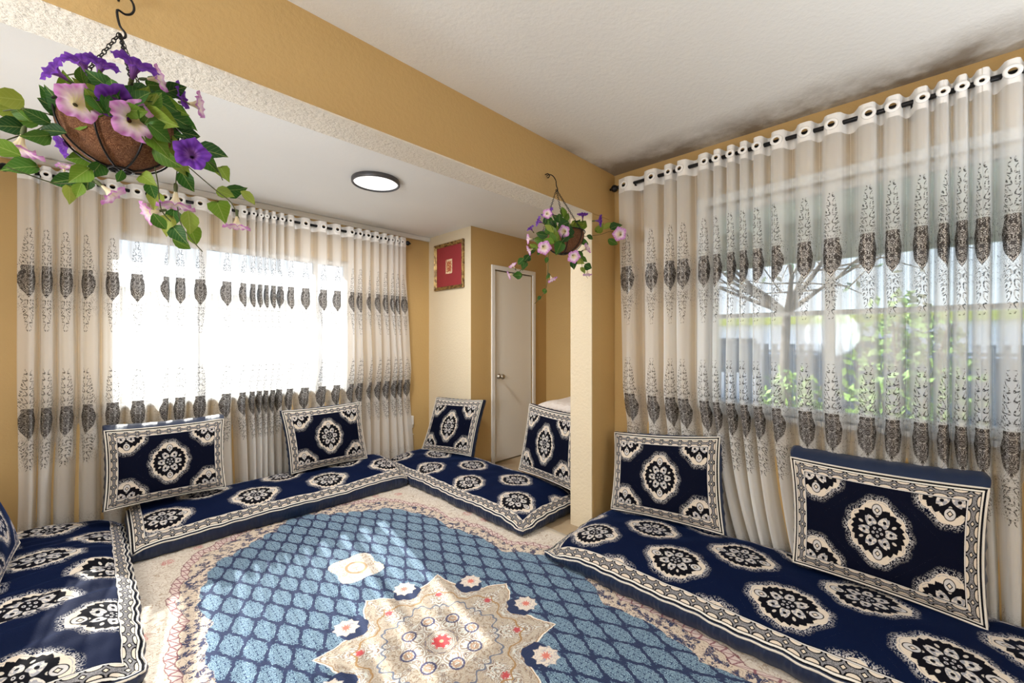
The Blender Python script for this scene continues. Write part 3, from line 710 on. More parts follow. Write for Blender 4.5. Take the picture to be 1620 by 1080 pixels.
# ------------------------------------------------------------------ rug
def rug_material():
    t = NT('persian_rug'); u, v = t.uv(); vec = t.vec(u, v, 0.)
    nf = t.noise(vec, 170, 2); nm = t.noise(vec, 26, 3, .6); nw = t.noise(t.vec(u, v, 4.), 11, 2)
    x, y = u.abs(), v.abs(); y2 = y * .5
    rr = hyp(x, y2) + (nm - .5) * .03
    th = t.m('ARCTAN2', y2, x) * (2 / pi)
    pts = [(0, .90), (.05, .83), (.10, .77), (.16, .70), (.22, .755), (.30, .77), (.36, .765), (.41, .84), (.50, .86), (.58, .88), (.66, .84), (.75, .82), (.87, .815), (1, .885)]
    s = rr - t.rampf(th, pts) - (th * 44.).sin().abs() * .016
    # trellis field: leafy cells in a staggered net
    a = u / .125; b = v / .20
    cx_, cy_ = (a.fract() - .5).abs(), (b.fract() - .5).abs()
    dx_, dy_ = ((a + .5).fract() - .5).abs(), ((b + .5).fract() - .5).abs()
    dA = cx_ * cx_ + cy_ * cy_ * .72; dB = dx_ * dx_ + dy_ * dy_ * .72
    inB = dB.lt(dA, .0001); gy = t.fmix(inB, cy_, dy_); gx = t.fmix(inB, cx_, dx_)
    gap = ((dA - dB).abs() * 1.15).min(.5 - gy)
    cn = t.noise(t.vec(gx, gy, 2.), 7, 1, .5, 1.)         # the same leafy figure in every cell
    leafy = (gap + (t.noise(vec, 55, 2, .6) - .5) * .30 + (cn - .5) * .12).gt(.075, .02)
    sq = ((cn * 7. + (nf - .5) * .5).fract() - .5).abs().gt(.24, .12)
    blue = t.mix(nw, (.06, .14, .24), (.11, .21, .32))
    navy = (.010, .022, .075)
    fc = t.mix(leafy, navy, t.mix(sq, (.018, .045, .11), t.mix(nf, blue, (.34, .48, .56))))
    # cream grounds with fine scrolling lines
    sc1 = (t.noise(t.vec(x, y, 7.), 17, 3, .55, 1.2) * 7.).fract(); sc1 = (sc1 - .5).abs()
    sc2 = (t.noise(t.vec(x, y, 9.), 34, 2, .5, .8) * 5.).fract(); sc2 = (sc2 - .5).abs()
    line1 = sc1.lt(.10, .05); line2 = sc2.lt(.09, .06)
    cream = t.mix(nm, (.55, .48, .40), (.72, .66, .59))
    outer = t.mix(line1 * .75, cream, (.30, .20, .12)); outer = t.mix(line2 * .5, outer, (.45, .36, .30))
    blob = t.voro(t.vec(x, y, 1.), 5.5)
    outer = t.mix(blob.lt(.22, .05) * sc2.gt(.2, .1) * nf.gt(.45, .1), outer, (.46, .16, .15))
    # border bands
    bandc = t.mix(nm.gt(.52, .04) * line1.inv(), (.60, .50, .40), (.02, .03, .09)); bandc = t.mix(line2 * .7, bandc, (.16, .10, .09))
    zig = (((th * 60.).fract() - .5).abs() - (s - .105) * 16. - .25).abs()
    pink = t.mix(zig.lt(.08, .05), (.60, .48, .44), (.24, .10, .12))
    col = t.mix(s.lt(0., .003), outer, fc)
    inband = s.gt(0., .003) * s.lt(.090, .003)
    col = t.mix(inband, col, bandc)
    col = t.mix(s.gt(.086, .003) * s.lt(.126, .003), col, (.16, .05, .06))
    col = t.mix(s.gt(.090, .003) * s.lt(.122, .003), col, pink)
    # star medallion
    r = hyp(u, v); an = t.m('ARCTAN2', v, u) + .19
    k = ((an * (4 / pi)).fract() - .5).abs() * 2.        # 0 at lobe tips, 1 between
    R = .50 - k.pow(.8) * .155 + (an * 28.).sin() * .006
    med = (r + (nm - .5) * .02)
    cream2 = t.mix(nm, (.60, .56, .50), (.76, .73, .68))
    fa = k * (pi / 8); fv = t.vec(r * fa.cos(), r * fa.sin(), 3.)     # eightfold mirrored arabesque
    sc3 = ((t.noise(fv, 9, 2, .5, 1.6) * 9.).fract() - .5).abs(); sc4 = ((t.noise(fv, 24, 2, .5, 1.5) * 4.5).fract() - .5).abs()
    mc = t.mix(sc3.lt(.20, .05), cream2, (.40, .33, .26)); mc = t.mix((sc3 - .22).abs().lt(.03, .03), mc, (.16, .10, .07)); mc = t.mix(sc3.gt(.42, .03), mc, (.52, .56, .54)); mc = t.mix(sc4.lt(.10, .05) * .95, mc, (.27, .19, .13)); mc = t.mix(sc4.gt(.46, .02) * sc3.gt(.3, .1), mc, (.34, .40, .40)); mc = t.mix(sc3.lt(.035, .03), mc, (.05, .05, .12))
    mc = t.mix(t.noise(fv, 5, 1).gt(.55, .03) * sc4.gt(.12, .05) * .8, mc, (.44, .37, .29))
    kk = r * k * (pi / 8)                               # sideways distance from the lobe axis
    # ring scrolls, small flowers
    wv = (fa * 24.).sin() * .012
    mc = t.mix((r - .36 + kk * .6 + wv).abs().lt(.005, .003), mc, (.32, .19, .08))
    mc = t.mix((r - .225 - kk * .3 - wv).abs().lt(.004, .003), mc, (.12, .14, .20))
    mc = t.mix((hyp(r - .325, kk) + (nf - .5) * .04).lt(.016, .006), mc, (.45, .06, .07))
    ros = hyp(r - .145, r * (1 - k) * (pi / 8))
    mc = t.mix((ros - .028 + (nf - .5) * .01).abs().lt(.004, .003), mc, (.05, .05, .12))
    mc = t.mix((ros - .014).abs().lt(.004, .003), mc, (.35, .22, .15))
    mc = t.mix((r + (nf - .5) * .05 + (an * 8.).sin() * .006).lt(.036, .004), mc, (.50, .05, .06)); mc = t.mix(r.lt(.009, .003), mc, (.6, .4, .25))
    mc = t.mix((med - R).gt(-.014, .003), mc, (.34, .22, .12))
    mc = t.mix((med - R).gt(-.008, .003), mc, (.78, .72, .64))
    col = t.mix((med - R).lt(0., .003), col, mc)
    # navy notches with daisies between the lobes
    side = r * (1 - k) * (pi / 8); dz_ = hyp(r - .44, side)
    pa = t.m('ARCTAN2', side, r - .44)
    dr = dz_ + (pa * 4.5).sin().abs() * .012 + (nf - .5) * .012
    col = t.mix(hyp(r - .40, side * .9).lt(.062, .004) * dr.gt(.05, .004) * (med - R).gt(-.02, .004) , col, navy)
    col = t.mix(dr.lt(.058, .004), col, t.mix(line2 * .8, (.66, .58, .50), (.25, .25, .33)))
    col = t.mix(dr.lt(.024, .004), col, (.60, .17, .13))
    # cartouches on the long axis
    cy2 = (v.abs() - .80); rc = hyp(u, cy2 * .85); ca = t.m('ARCTAN2', cy2, u)
    rcw = rc + (ca * 4.).cos() * .018 + (nm - .5) * .02
    cc = t.mix((rc - .055).abs().lt(.008, .003), mc, (.42, .28, .16))
    col = t.mix(rcw.lt(.125, .003), col, t.mix(line1, t.mix((rc - .05).abs().lt(.007, .003), cream2, (.40, .27, .15)), (.42, .28, .16)))
    # plain selvedge
    ed = (1.13 - u.abs()).min(1.93 - v.abs())
    col = t.mix(ed.lt(.05, .004), col, (.58, .50, .40))
    t.put(t.b.inputs['Base Color'], col); t.b.inputs['Roughness'].default_value = .85; t.b.inputs['Specular IOR Level'].default_value = .15
    t.b.inputs['Sheen Weight'].default_value = .15
    t.l.new(t.bump(nf, .5, .004), t.b.inputs['Normal'])
    return t.mat
rc_ = (1.028, 1.43)
vs, uv, fs = [], [], []
NX, NY = 60, 100
for j in range(NY + 1):
    for i in range(NX + 1):
        px, py = -1.13 + 2.26 * i / NX, -1.93 + 3.86 * j / NY
        z = .004 + .002 * mnoise.noise(Vector((px * 3, py * 3, 0)))
        vs.append((px, py, z)); uv.append((px, py))
fs = [(j * (NX + 1) + i, j * (NX + 1) + i + 1, (j + 1) * (NX + 1) + i + 1, (j + 1) * (NX + 1) + i) for j in range(NY) for i in range(NX)]
n0 = len(vs)
rim = [j for j in range(NX + 1)] + [(j + 1) * (NX + 1) + NX for j in range(NY)] + [NY * (NX + 1) + NX - 1 - i for i in range(NX)] + [(NY - 1 - j) * (NX + 1) for j in range(NY - 1)]
for k_ in rim: vs.append((vs[k_][0] * 1.001, vs[k_][1] * 1.001, .0005)); uv.append(uv[k_])
fs += [(n0 + k_, n0 + (k_ + 1) % len(rim), rim[(k_ + 1) % len(rim)], rim[k_]) for k_ in range(len(rim))]
rug = link('rug', mesh('rug', vs, fs, uv), rug_material(), None, (rc_[0], rc_[1], .0005))
tag(rug, 'large blue persian rug with cream star medallion on the floor', 'rug')

# ------------------------------------------------------------------ sheer curtains
def sheer_material(name, zt, tint):
    t = NT(name); u, z = t.uv()
    t.n.remove(t.b)
    au = u.abs(); vec = t.vec(u, z, 0.)
    r0 = t.noise(vec, 130, 2); big = t.noise(vec, 23, 2, .5, .8)
    def vase(zc, h, w):                                # dark sequined urn motif
        tt = (z - (zc - h / 2)) / h
        wd = t.rampf(tt.max(0.).min(1.), [(0, .0), (.12, .25), (.3, .72), (.5, .95), (.62, 1.), (.76, .80), (.86, .62), (.93, .66), (1, .60)]) * w
        return (au - wd).lt(0., .002) * tt.gt(0., .02) * tt.lt(1., .02)
    z1, z2 = zt - .655, zt - 1.49
    dark = vase(z1, .19, .050).max(vase(z2, .19, .052))
    # sequins inside
    seq = t.voro(vec, 170).lt(.22, .1)
    mv = t.vec(au, z, 6.)                              # filigree mirrored about each motif's axis
    fil = ((t.noise(mv, 38, 1, .5, 1.2) * 7.).fract() - .5).abs().lt(.10, .06)
    rim_ = (au - .012).abs().lt(.003, .002) * t.voro(vec, 260).lt(.4, .2)
    silver = (fil * r0.gt(.36, .1)).max(rim_).max(seq * big.gt(.45, .1))
    # leafy plumes above and below: outlined leaves leaving a stem
    def plume(zb, ztop, w, sgn):
        h = ztop - zb; tt = (z - zb) / h
        if sgn < 0: tt = 1 - tt
        env = (au - (w * (1. - tt * .75))).lt(0., .003) * tt.gt(0., .01) * tt.lt(1., .02)
        ph = (z * sgn - au * .9 + (big - .5) * .03) / .042
        leaf = (ph.fract() - .5) * 2.1
        la = (au / w - .52) / .46; el = leaf * leaf + la * la
        wave = (el - .80).abs().lt(.22, .12).max(el.lt(.12, .08))
        return env * wave, env
    p1, e1 = plume(z1 + .10, z1 + .31, .040, 1); p2, e2 = plume(z1 - .29, z1 - .10, .034, -1)
    p3, e3 = plume(z2 + .10, z2 + .33, .052, 1); p4, e4 = plume(z2 - .28, z2 - .10, .050, -1)
    lines = p1.max(p2).max(p3.max(p4)); env = e1.max(e2).max(e3.max(e4))
    # scroll lace around the motifs
    sc = ((t.noise(t.vec(au, z, 3.), 26, 1, .5, 1.5) * 6.).fract() - .5).abs().lt(.08, .05)
    def zone(zc, hh, w): return ((z - zc).abs().lt(hh, .03)) * au.lt(w, .01)
    lace = sc * zone(z1 - .03, .15, .085).max(zone(z2 - .06, .20, .10)).max(zone(.16, .035, .3) * .8) * r0.gt(.40, .1)
    lines = lines.max(lace)
    glint = t.voro(t.vec(u, z, 2.), 260).lt(.16, .08) * env
    # colour of the threads
    col = t.mix(lines, tint, t.mix(r0.gt(.52, .08), (.08, .08, .08), (.62, .62, .63)))
    col = t.mix(glint * .8, col, (.8, .8, .8))
    col = t.mix(dark, col, t.mix(silver, (.065, .058, .055), (.46, .45, .44)))
    geo = t.n.new('ShaderNodeNewGeometry')
    vm = t.n.new('ShaderNodeVectorMath'); vm.operation = 'DOT_PRODUCT'; dt = E(t, [o_ for o_ in vm.outputs if o_.type == 'VALUE'][0])
    t.l.new(geo.outputs['Normal'], vm.inputs[0]); t.l.new(geo.outputs['Incoming'], vm.inputs[1])
    cosv = dt.abs().max(.16)
    weave = 1 - t.m('POWER', .68, 1 / cosv) * t.fmix(au.lt(.05, .02), 1., .50)   # fold fronts are two layers thick             # optical depth of the thin cloth
    alpha = weave.max(env * .5).max(lines * .92).max(dark * .985)
    head = z.gt(zt - .062, .003); hem = z.lt(.10, .004)
    alpha = alpha.max(head * .9).max(hem * .4)
    dif = t.n.new('ShaderNodeBsdfDiffuse'); trl = t.n.new('ShaderNodeBsdfTranslucent'); gls = t.n.new('ShaderNodeBsdfGlossy')
    for n_ in (dif, trl): t.put(n_.inputs[0], col)
    gls.inputs['Roughness'].default_value = .3; t.put(gls.inputs[0], (.8, .8, .8))
    m1 = t.n.new('ShaderNodeMixShader'); t.put(m1.inputs[0], t.fmix(dark, .44, .10)); t.l.new(dif.outputs[0], m1.inputs[1]); t.l.new(trl.outputs[0], m1.inputs[2])
    m2 = t.n.new('ShaderNodeMixShader'); t.put(m2.inputs[0], (dark * silver * .45).max(glint * .5)); t.l.new(m1.outputs[0], m2.inputs[1]); t.l.new(gls.outputs[0], m2.inputs[2])
    trn = t.n.new('ShaderNodeBsdfTransparent')
    m3 = t.n.new('ShaderNodeMixShader'); t.put(m3.inputs[0], alpha); t.l.new(trn.outputs[0], m3.inputs[1]); t.l.new(m2.outputs[0], m3.inputs[2])
    t.l.new(m3.outputs[0], t.out.inputs[0])
    return t.mat
M['band'] = plain('curtain_heading', (.80, .79, .78), .6)
M['ring'] = plain('white_eyelet', (.86, .86, .86), .3)

def curtain(label, axis, crests, base, face, zt, zb, mat, seed, shift):
    """axis: along 'x' or 'y'; base: rod centre in the other axis; face: direction into the room (-1)"""
    root = thing('sheer_curtain', label, 'curtain')
    cs = sorted(crests); K = 16
    sp = [b - a for a, b in zip(cs[:-1], cs[1:])]
    rj = random.Random(int(seed * 10)); jit = [rj.choice((0, 0, rj.uniform(-.03, .03))) for _ in cs]
    prof = []                                          # (along, depth, u)
    def depth(t_, A): c = cos(2 * pi * t_) + .30; return A * math.tanh(3. * c)
    for i, S in enumerate(sp):
        A = min(.034, .012 + S * .35)
        loc = []
        for k_ in range(K):
            t_ = k_ / K
            loc.append((cs[i] + S * (t_ - .045 * sin(4 * pi * t_)), depth(t_, A)))
        loc.append((cs[i + 1], A))
        arc = [0]
        for p, q in zip(loc[:-1], loc[1:]): arc.append(arc[-1] + hypot(q[0] - p[0], q[1] - p[1]))
        tot = arc[-1]
        for k_ in range(K): prof.append((loc[k_][0], loc[k_][1], arc[k_] + jit[i] if arc[k_] < tot / 2 else arc[k_] - tot + jit[i + 1], k_ == 8))
    prof.append((cs[-1], .03, jit[-1], False))
    edge = .045
    prof = [(cs[0] - edge + edge * j / 4, .03 - .012 * (1 - j / 4), -edge + edge * j / 4, False) for j in range(4)] + prof + [(cs[-1] + edge * j / 4, .03 - .012 * j / 4, edge * j / 4, False) for j in range(1, 5)]
    rows = [zt - .064 - (zt - .064 - zb) * j / 70 for j in range(71)]
    def P(a, dep, z):
        f = max(0, min(1, (zt - z) / (zt - zb)))
        a2 = a + shift(a, z) + .014 * f * mnoise.noise(Vector((a * 7, z * 1.3, seed)))
        dd = dep * (1 + .5 * f) + .022 * f * mnoise.noise(Vector((a * 11, z * 1.8, seed + 3)))
        dd -= .055 * sstep((1.0 - z) / .32)
        if axis == 'x': return (a2, base + face * dd, z)
        return (base + face * dd, a2, z)
    # cloth below the heading, and the heading band itself with its holes
    vs, uv, fs = [], [], []; n_ = len(prof)
    for z in rows:
        for a, dp, u, s in prof: vs.append(P(a, dp, z)); uv.append((u, z))
    for j in range(len(rows) - 1):
        for i in range(n_ - 1):
            if abs(prof[i + 1][2] - prof[i][2]) > .05 and prof[i + 1][2] * prof[i][2] < 0: uvj = 1
            fs.append((j * n_ + i, j * n_ + i + 1, (j + 1) * n_ + i + 1, (j + 1) * n_ + i))
    link('cloth', mesh('cloth', vs, fs, uv), mat, root)
    fine = []
    for (p, q) in zip(prof[:-1], prof[1:]):
        for k_ in range(2): f = k_ / 2; fine.append([p[m_] + (q[m_] - p[m_]) * f for m_ in range(2)])
    fine.append(list(prof[-1][:2]))
    zr = [zt + .030 - .094 * j / 19 for j in range(20)]
    vs, fs = [], []; n_ = len(fine)
    for z in zr:
        for a, dp in fine: vs.append(P(a, dp, zt) [:2] + (z,) if False else (lambda q: (q[0], q[1], z))(P(a, dp, zt)))
    for j in range(19):
        for i in range(n_ - 1):
            a = (fine[i][0] + fine[i + 1][0]) / 2; z = (zr[j] + zr[j + 1]) / 2; dp = (fine[i][1] + fine[i + 1][1]) / 2
            if dp > .0 and any(hypot((a - c), z - (zt - .018)) < hole(c, cs) for c in cs): continue
            fs.append((j * n_ + i, j * n_ + i + 1, (j + 1) * n_ + i + 1, (j + 1) * n_ + i))
    link('heading_band', mesh('heading_band', vs, fs), M['band'], root)
    for i, c in enumerate(cs):
        r = hole(c, cs); A = .034
        nb = sp[min(i, len(sp) - 1)]; A = min(.034, .012 + nb * .35)
        q = P(c, A + .001, zt)
        pr = [(r - .003, .0), (r - .002, .003), (r + .003, .0045), (r + .010, .003), (r + .0115, -.001), (r - .003, 0)]
        ax = 'y' if axis == 'x' else 'x'
        pr = [(a, b * face) for a, b in pr]
        o = MB().lathe(pr, (0, 0, 0), ax, 20).build('eyelet', M['ring'], root, True, (q[0], q[1], zt - .018))
    return root
def hole(c, cs):
    i = cs.index(c); n = min(abs(c - cs[j]) for j in (i - 1, i + 1) if 0 <= j < len(cs))
    return max(.008, min(.0165, n * .20))
LC = [-.26, -.194, -.115, -.013, .088, .206, .344, .428, .539, .702, .812, .875, .927, .967, 1.016, 1.076, 1.137, 1.255, 1.4, 1.52, 1.652, 1.729, 1.809, 1.898, 1.983, 2.060, 2.115, 2.168]
RC = [-1.33, -1.22, -1.12, -1.03, -.92, -.82, -.73, -.62, -.52, -.42, -.335, -.253, -.175, -.122, -.069, -.008, .085, .165, .3, .405, .526, .615, .682, .745, .818, .883, 1.025, 1.095, 1.205, 1.395]
def shL(a, z):
    f = max(0, (.9 - z) / .8)
    g = max(0, (1.9 - z) / 1.8)
    return .10 * g * max(0, (a - 1.6) / .6) + .02 * f * sin(a * 9)
def shR(a, z):
    f = max(0, (.95 - z) / .85)
    return -.14 * f * f * math.exp(-((a - .75) / .30) ** 2) + .02 * f * sin(a * 11) + .03 * max(0, (2.2 - z) / 2.2) * max(0, (a - 1.15) / .25) * -1.6
curtain('white sheer curtain with grey embroidered urns on the far left window', 'x', LC, 3.70, -1, 2.262, .05, sheer_material('sheer_left', 2.262, (.93, .93, .93)), 1.0, shL)
curtain('white sheer curtain with grey embroidered urns on the right window', 'y', RC, 2.50, -1, 2.313, .05, sheer_material('sheer_right', 2.313, (.92, .94, .96)), 5.0, shR)
def rod(label, axis, a, b, c, z, sag=0):
    root = thing('curtain_rod', label, 'curtain rod', (0, 0, 0))
    q = (lambda s: (s, c, z)) if axis == 'x' else (lambda s: (c, s, z))
    MB().tube([q(a), q((a + b) / 2), q(b)], .011, 12).build('rod', M['black'], root, True)
    for e, s in ((a, -1), (b, 1)):
        pr = [(0, -.0), (.013, .0), (.013, .010), (.008, .013), (.009, .017), (.018, .022), (.024, .034), (.024, .044), (.017, .056), (.008, .061), (.010, .066), (.007, .073), (0, .076)]
        pr = [(r, h * s) for r, h in pr]
        MB().lathe(pr, (0, 0, 0), axis, 18).build('finial', M['black'], root, True, q(e))
    for f in (.04, .5, .96):
        s = a + (b - a) * f; wall_c = YW if axis == 'x' else XR
        m = MB()
        if axis == 'x': m.box((s - .006, c, z - .02), (s + .006, wall_c, z - .010)).box((s - .012, wall_c - .006, z - .045), (s + .012, wall_c, z + .02))
        else: m.box((c, s - .006, z - .02), (wall_c, s + .006, z - .010)).box((wall_c - .006, s - .012, z - .045), (wall_c, s + .012, z + .02))
        m.build('bracket', M['black'], root, bevel=.002)
rod('black curtain rod with ball finials above the far left window', 'x', -.315, 2.205, 3.70, 2.248)
rod('black curtain rod with ball finials above the right window', 'y', -1.40, 1.445, 2.50, 2.300)

# ------------------------------------------------------------------ ceiling light
t0 = thing('ceiling_light', 'flat round ceiling light with dark grey rim over the alcove', 'ceiling light', (1.372, 2.672, HA))
MB().lathe([(.14, -.0), (.158, -.0), (.160, -.004), (.160, -.026), (.157, -.030), (.148, -.030), (.146, -.026)], n=48).build('rim', plain('dark_grey_metal', (.10, .10, .11), .4, .5), t0, True)
MB().lathe([(.1465, -.020), (.12, -.026), (.0, -.0285)], n=48).build('diffuser', plain('milky_diffuser', (.85, .85, .85), .4, emis=((1, .98, .95), .9)), t0, True)

# ------------------------------------------------------------------ framed picture
fy0, fy1, fz0, fz1 = 3.186, 3.678, 1.785, 2.262
pc = thing('framed_picture', 'small gold framed picture with red mat on the closet side wall', 'picture', (XP, (fy0 + fy1) / 2, (fz0 + fz1) / 2))
gold = NT('antique_gold'); nn = gold.noise(gold.n.new('ShaderNodeTexCoord').outputs['Object'], 30, 4, .6)
gold.put(gold.b.inputs['Base Color'], gold.mix(nn.gt(.5, .2), (.10, .05, .015), (.42, .28, .10))); gold.b.inputs['Metallic'].default_value = .5; gold.b.inputs['Roughness'].default_value = .38
hw, hh = (fy1 - fy0) / 2, (fz1 - fz0) / 2
def frame_bar(p0, p1, q0, q1, w):                       # mitred moulding, profile rises from inner to outer
    pass
prof = [(0, 0), (0, .022), (.008, .026), (.016, .018), (.026, .020), (.034, .010), (.036, .004)]
for k_ in range(4):
    vs, fs = [], []
    cor = [(-hw, -hh), (hw, -hh), (hw, hh), (-hw, hh)]
    a, b = cor[k_], cor[(k_ + 1) % 4]
    for (cy1, cz1) in (a, b):
        for (inn, dep) in prof: vs.append((-dep, cy1 - math.copysign(inn, cy1), cz1 - math.copysign(inn, cz1)))
    n_ = len(prof)
    fs = [(i, i + 1, n_ + i + 1, n_ + i) for i in range(n_ - 1)]
    o = link('frame_side', mesh('frame_side', vs, fs, None, False), gold.mat, pc)
MB().box((-.005, -hw + .02, -hh + .02), (0, hw - .02, hh - .02)).build('mat_board', plain('red_mat', (.29, .03, .04), .45, bump=.1, scale=200, var=.1), pc)
st = NT('floral_print'); gx, gy, gz = st.obj()
nn = st.noise(st.vec(gy, gz, 0.), 60, 3)
ed = (gy.abs() / .055).max((gz + .005).abs() / .075)
st.put(st.b.inputs['Base Color'], st.mix((ed.gt(.72, .08) * nn.gt(.42, .1)), st.mix(nn.gt(.5, .1), (.35, .04, .02), (.62, .36, .16)), (.78, .62, .42)))
MB().box((-.008, -.052, -.078), (-.005, .052, .068)).build('print', st.mat, pc)

# ------------------------------------------------------------------ wall outlet with plug-in
wo = thing('wall_outlet', 'white wall outlet with plug-in beside the far curtain', 'outlet', (2.335, YW, .40))
MB().box((-.035, -.007, -.058), (.035, 0, .058)).build('cover_plate', M['white'], wo, bevel=.002)
MB().box((-.028, -.035, -.02), (.022, -.007, .075)).build('plug_adapter', M['white'], wo, bevel=.005)
MB().tube([(-.01, -.025, -.02), (-.012, -.022, -.1), (.0, -.02, -.2), (-.01, -.02, -.32), (-.012, -.02, -.38)], .003, 6).build('cord', M['white'], wo, True)
MB().box((-.022, -.022, -.125), (.026, -.012, -.117)).build('cord_clip', M['white'], wo)

# ------------------------------------------------------------------ quilted white bedding stacked behind the pillar
q = NT('quilted_cotton'); qx, qy, qz = q.obj(); qv = q.voro(q.vec(qx, qy, qz), 26)
q.put(q.b.inputs['Base Color'], q.mix(q.noise(q.vec(qx, qy, qz), 40, 3), (.62, .53, .48), (.82, .78, .75))); q.b.inputs['Roughness'].default_value = .9
q.l.new(q.bump(qv, .6, .01), q.b.inputs['Normal'])
def soft_slab(name, label, x0, x1, y0, y1, z0, z1, seed, mat, cat='bedding'):
    vs, fs = [], []; nx, ny = 26, 22
    cx, cy_ = (x0 + x1) / 2, (y0 + y1) / 2
    for side in (1, -1):
        for j in range(ny + 1):
            for i in range(nx + 1):
                p, q_ = -1 + 2 * i / nx, -1 + 2 * j / ny
                th_ = max(0, (1 - abs(p) ** 6)) ** .35 * max(0, (1 - abs(q_) ** 6)) ** .35
                zc, hz = (z0 + z1) / 2, (z1 - z0) / 2
                hz2 = hz * (.25 + .75 * th_) * (1 + (.12 * mnoise.noise(Vector((p * 1.5, q_ * 1.5, seed))) - .10 * (p * p + q_ * q_) * .5 if side > 0 else 0))
                vs.append(((x1 - x0) / 2 * p, (y1 - y0) / 2 * q_, (zc + side * hz2) - z0))
    n_ = (nx + 1) * (ny + 1)
    for j in range(ny):
        for i in range(nx):
            a = j * (nx + 1) + i
            fs.append((a, a + 1, a + nx + 2, a + nx + 1)); fs.append((n_ + a, n_ + a + nx + 1, n_ + a + nx + 2, n_ + a + 1))
    rim = [i for i in range(nx)] + [j * (nx + 1) + nx for j in range(ny)] + [ny * (nx + 1) + nx - i for i in range(nx)] + [(ny - j) * (nx + 1) for j in range(ny)]
    fs += [(rim[k_], n_ + rim[k_], n_ + rim[(k_ + 1) % len(rim)], rim[(k_ + 1) % len(rim)]) for k_ in range(len(rim))]
    o = link(name, mesh(name, vs, fs), mat, None, (cx, cy_, z0)); tag(o, label, cat); return o
plainq = plain('folded_blanket_cloth', (.55, .5, .46), .9, bump=.3, scale=80)
soft_slab('folded_quilt', 'white quilted bedding on top of the pile behind the pillar', 2.74, 3.62, 1.76, 2.44, .50, .74, 3, q.mat)
soft_slab('folded_blanket', 'beige folded blanket under the white quilted bedding', 2.72, 3.60, 1.75, 2.44, .002, .485, 8, plainq)

# ------------------------------------------------------------------ hanging baskets
def leaf_mesh(kind):
    vs, fs, uv = [], [], []
    outline = [(0, 0), (.10, .16), (.30, .31), (.50, .33), (.70, .24), (.87, .11), (1, 0)] if kind == 0 else [(0, 0), (-.06, .14), (.10, .36), (.34, .40), (.58, .27), (.80, .12), (1, 0)]
    for i, (x, w) in enumerate(outline):
        for s in (-1, -.5, 0, .5, 1):
            z = -.22 * (x - .4) ** 2 * 1.2 + .16 * abs(s) * (w / .33) - .12 * s * s * w
            vs.append((x, w * s, z + .03 * sin(x * 9) * abs(s))); uv.append((x, w * s))
    for i in range(len(outline) - 1):
        for j in range(4): fs.append((i * 5 + j, i * 5 + j + 1, i * 5 + j + 6, i * 5 + j + 5))
    return mesh('leaf', vs, fs, uv)
def petunia_mesh(name):
    vs, fs, uv = [], [], []; N = 40
    prof = [(.03, -.62), (.05, -.45), (.09, -.25), (.17, -.09), (.30, .0), (.42, .03), (.50, .0)]
    for k_, (r, h) in enumerate(prof):
        f = k_ / (len(prof) - 1)
        for j in range(N):
            a = 2 * pi * j / N
            rr = r * (1 + f * (.10 * cos(5 * a) + .03 * cos(15 * a))); hh = h + f * f * (.05 * cos(10 * a) + .025 * sin(17 * a))
            vs.append((hh, rr * cos(a), rr * sin(a))); uv.append((f, j / N * 1.0))
    for k_ in range(len(prof) - 1):
        for j in range(N): fs.append((k_ * N + j, k_ * N + (j + 1) % N, (k_ + 1) * N + (j + 1) % N, (k_ + 1) * N + j))
    return mesh(name, vs, fs, uv)
def cloth_shader(t, col, rough=.55, tr=.35):
    t.put(t.b.inputs['Base Color'], col); t.b.inputs['Roughness'].default_value = rough; t.b.inputs['Specular IOR Level'].default_value = .3
    trl = t.n.new('ShaderNodeBsdfTranslucent'); t.put(trl.inputs[0], col)
    mx = t.n.new('ShaderNodeMixShader'); mx.inputs[0].default_value = tr
    t.l.new(t.b.outputs[0], mx.inputs[1]); t.l.new(trl.outputs[0], mx.inputs[2]); t.l.new(mx.outputs[0], t.out.inputs[0])
def leaf_mat():
    t = NT('silk_leaf'); u, v = t.uv()
    oi = t.n.new('ShaderNodeObjectInfo'); rnd = E(t, oi.outputs['Random'])
    base = t.ramp(rnd, [(0, (.012, .055, .012)), (.35, (.03, .12, .015)), (.7, (.13, .24, .02)), (1, (.28, .34, .06))])
    vein = v.abs().lt(.012, .01).max((((u - v.abs() * 1.1) * 6.).fract() - .5).abs().lt(.035, .03) * .6)
    cloth_shader(t, t.mix(vein * .45, base, (.42, .50, .16))); return t.mat
def flower_mat(name, rimc, midc, throat, streak):
    t = NT(name); f, a = t.uv()
    c = t.ramp(f, [(0, throat), (.42, throat), (.62, midc), (.82, rimc), (1, rimc)])
    st = (a * 2 * pi * 15.).sin() * .5 + .5
    cloth_shader(t, t.mix(st * .5 * f.lt(.95, .3), c, streak), .7, .3); return t.mat
M['leaf'] = leaf_mat()
M['purple'] = flower_mat('purple_petunia', (.17, .045, .42), (.10, .015, .27), (.25, .10, .35), (.06, .01, .18))
M['pink'] = flower_mat('pink_petunia', (.58, .22, .60), (.85, .70, .82), (.80, .75, .40), (.78, .60, .78))
M['stem'] = plain('vine_stem', (.07, .09, .03), .7)
coir = NT('coconut_fibre'); cx1, cy1, cz1 = coir.obj(); cv = coir.vec(cx1, cy1, cz1)
fn = ((coir.noise(cv, 34, 4, .7, 2.5) * 9.).fract() - .5).abs()
coir.put(coir.b.inputs['Base Color'], coir.mix(fn.gt(.3, .2), coir.mix(coir.noise(cv, 12, 2), (.10, .028, .010), (.24, .085, .03)), (.42, .20, .09)))
coir.b.inputs['Roughness'].default_value = .9; coir.l.new(coir.bump(fn, .9, .006), coir.b.inputs['Normal'])
M['coir'] = coir.mat
LEAF = [leaf_mesh(0), leaf_mesh(1)]; 
for l in LEAF: l.materials.append(M['leaf'])
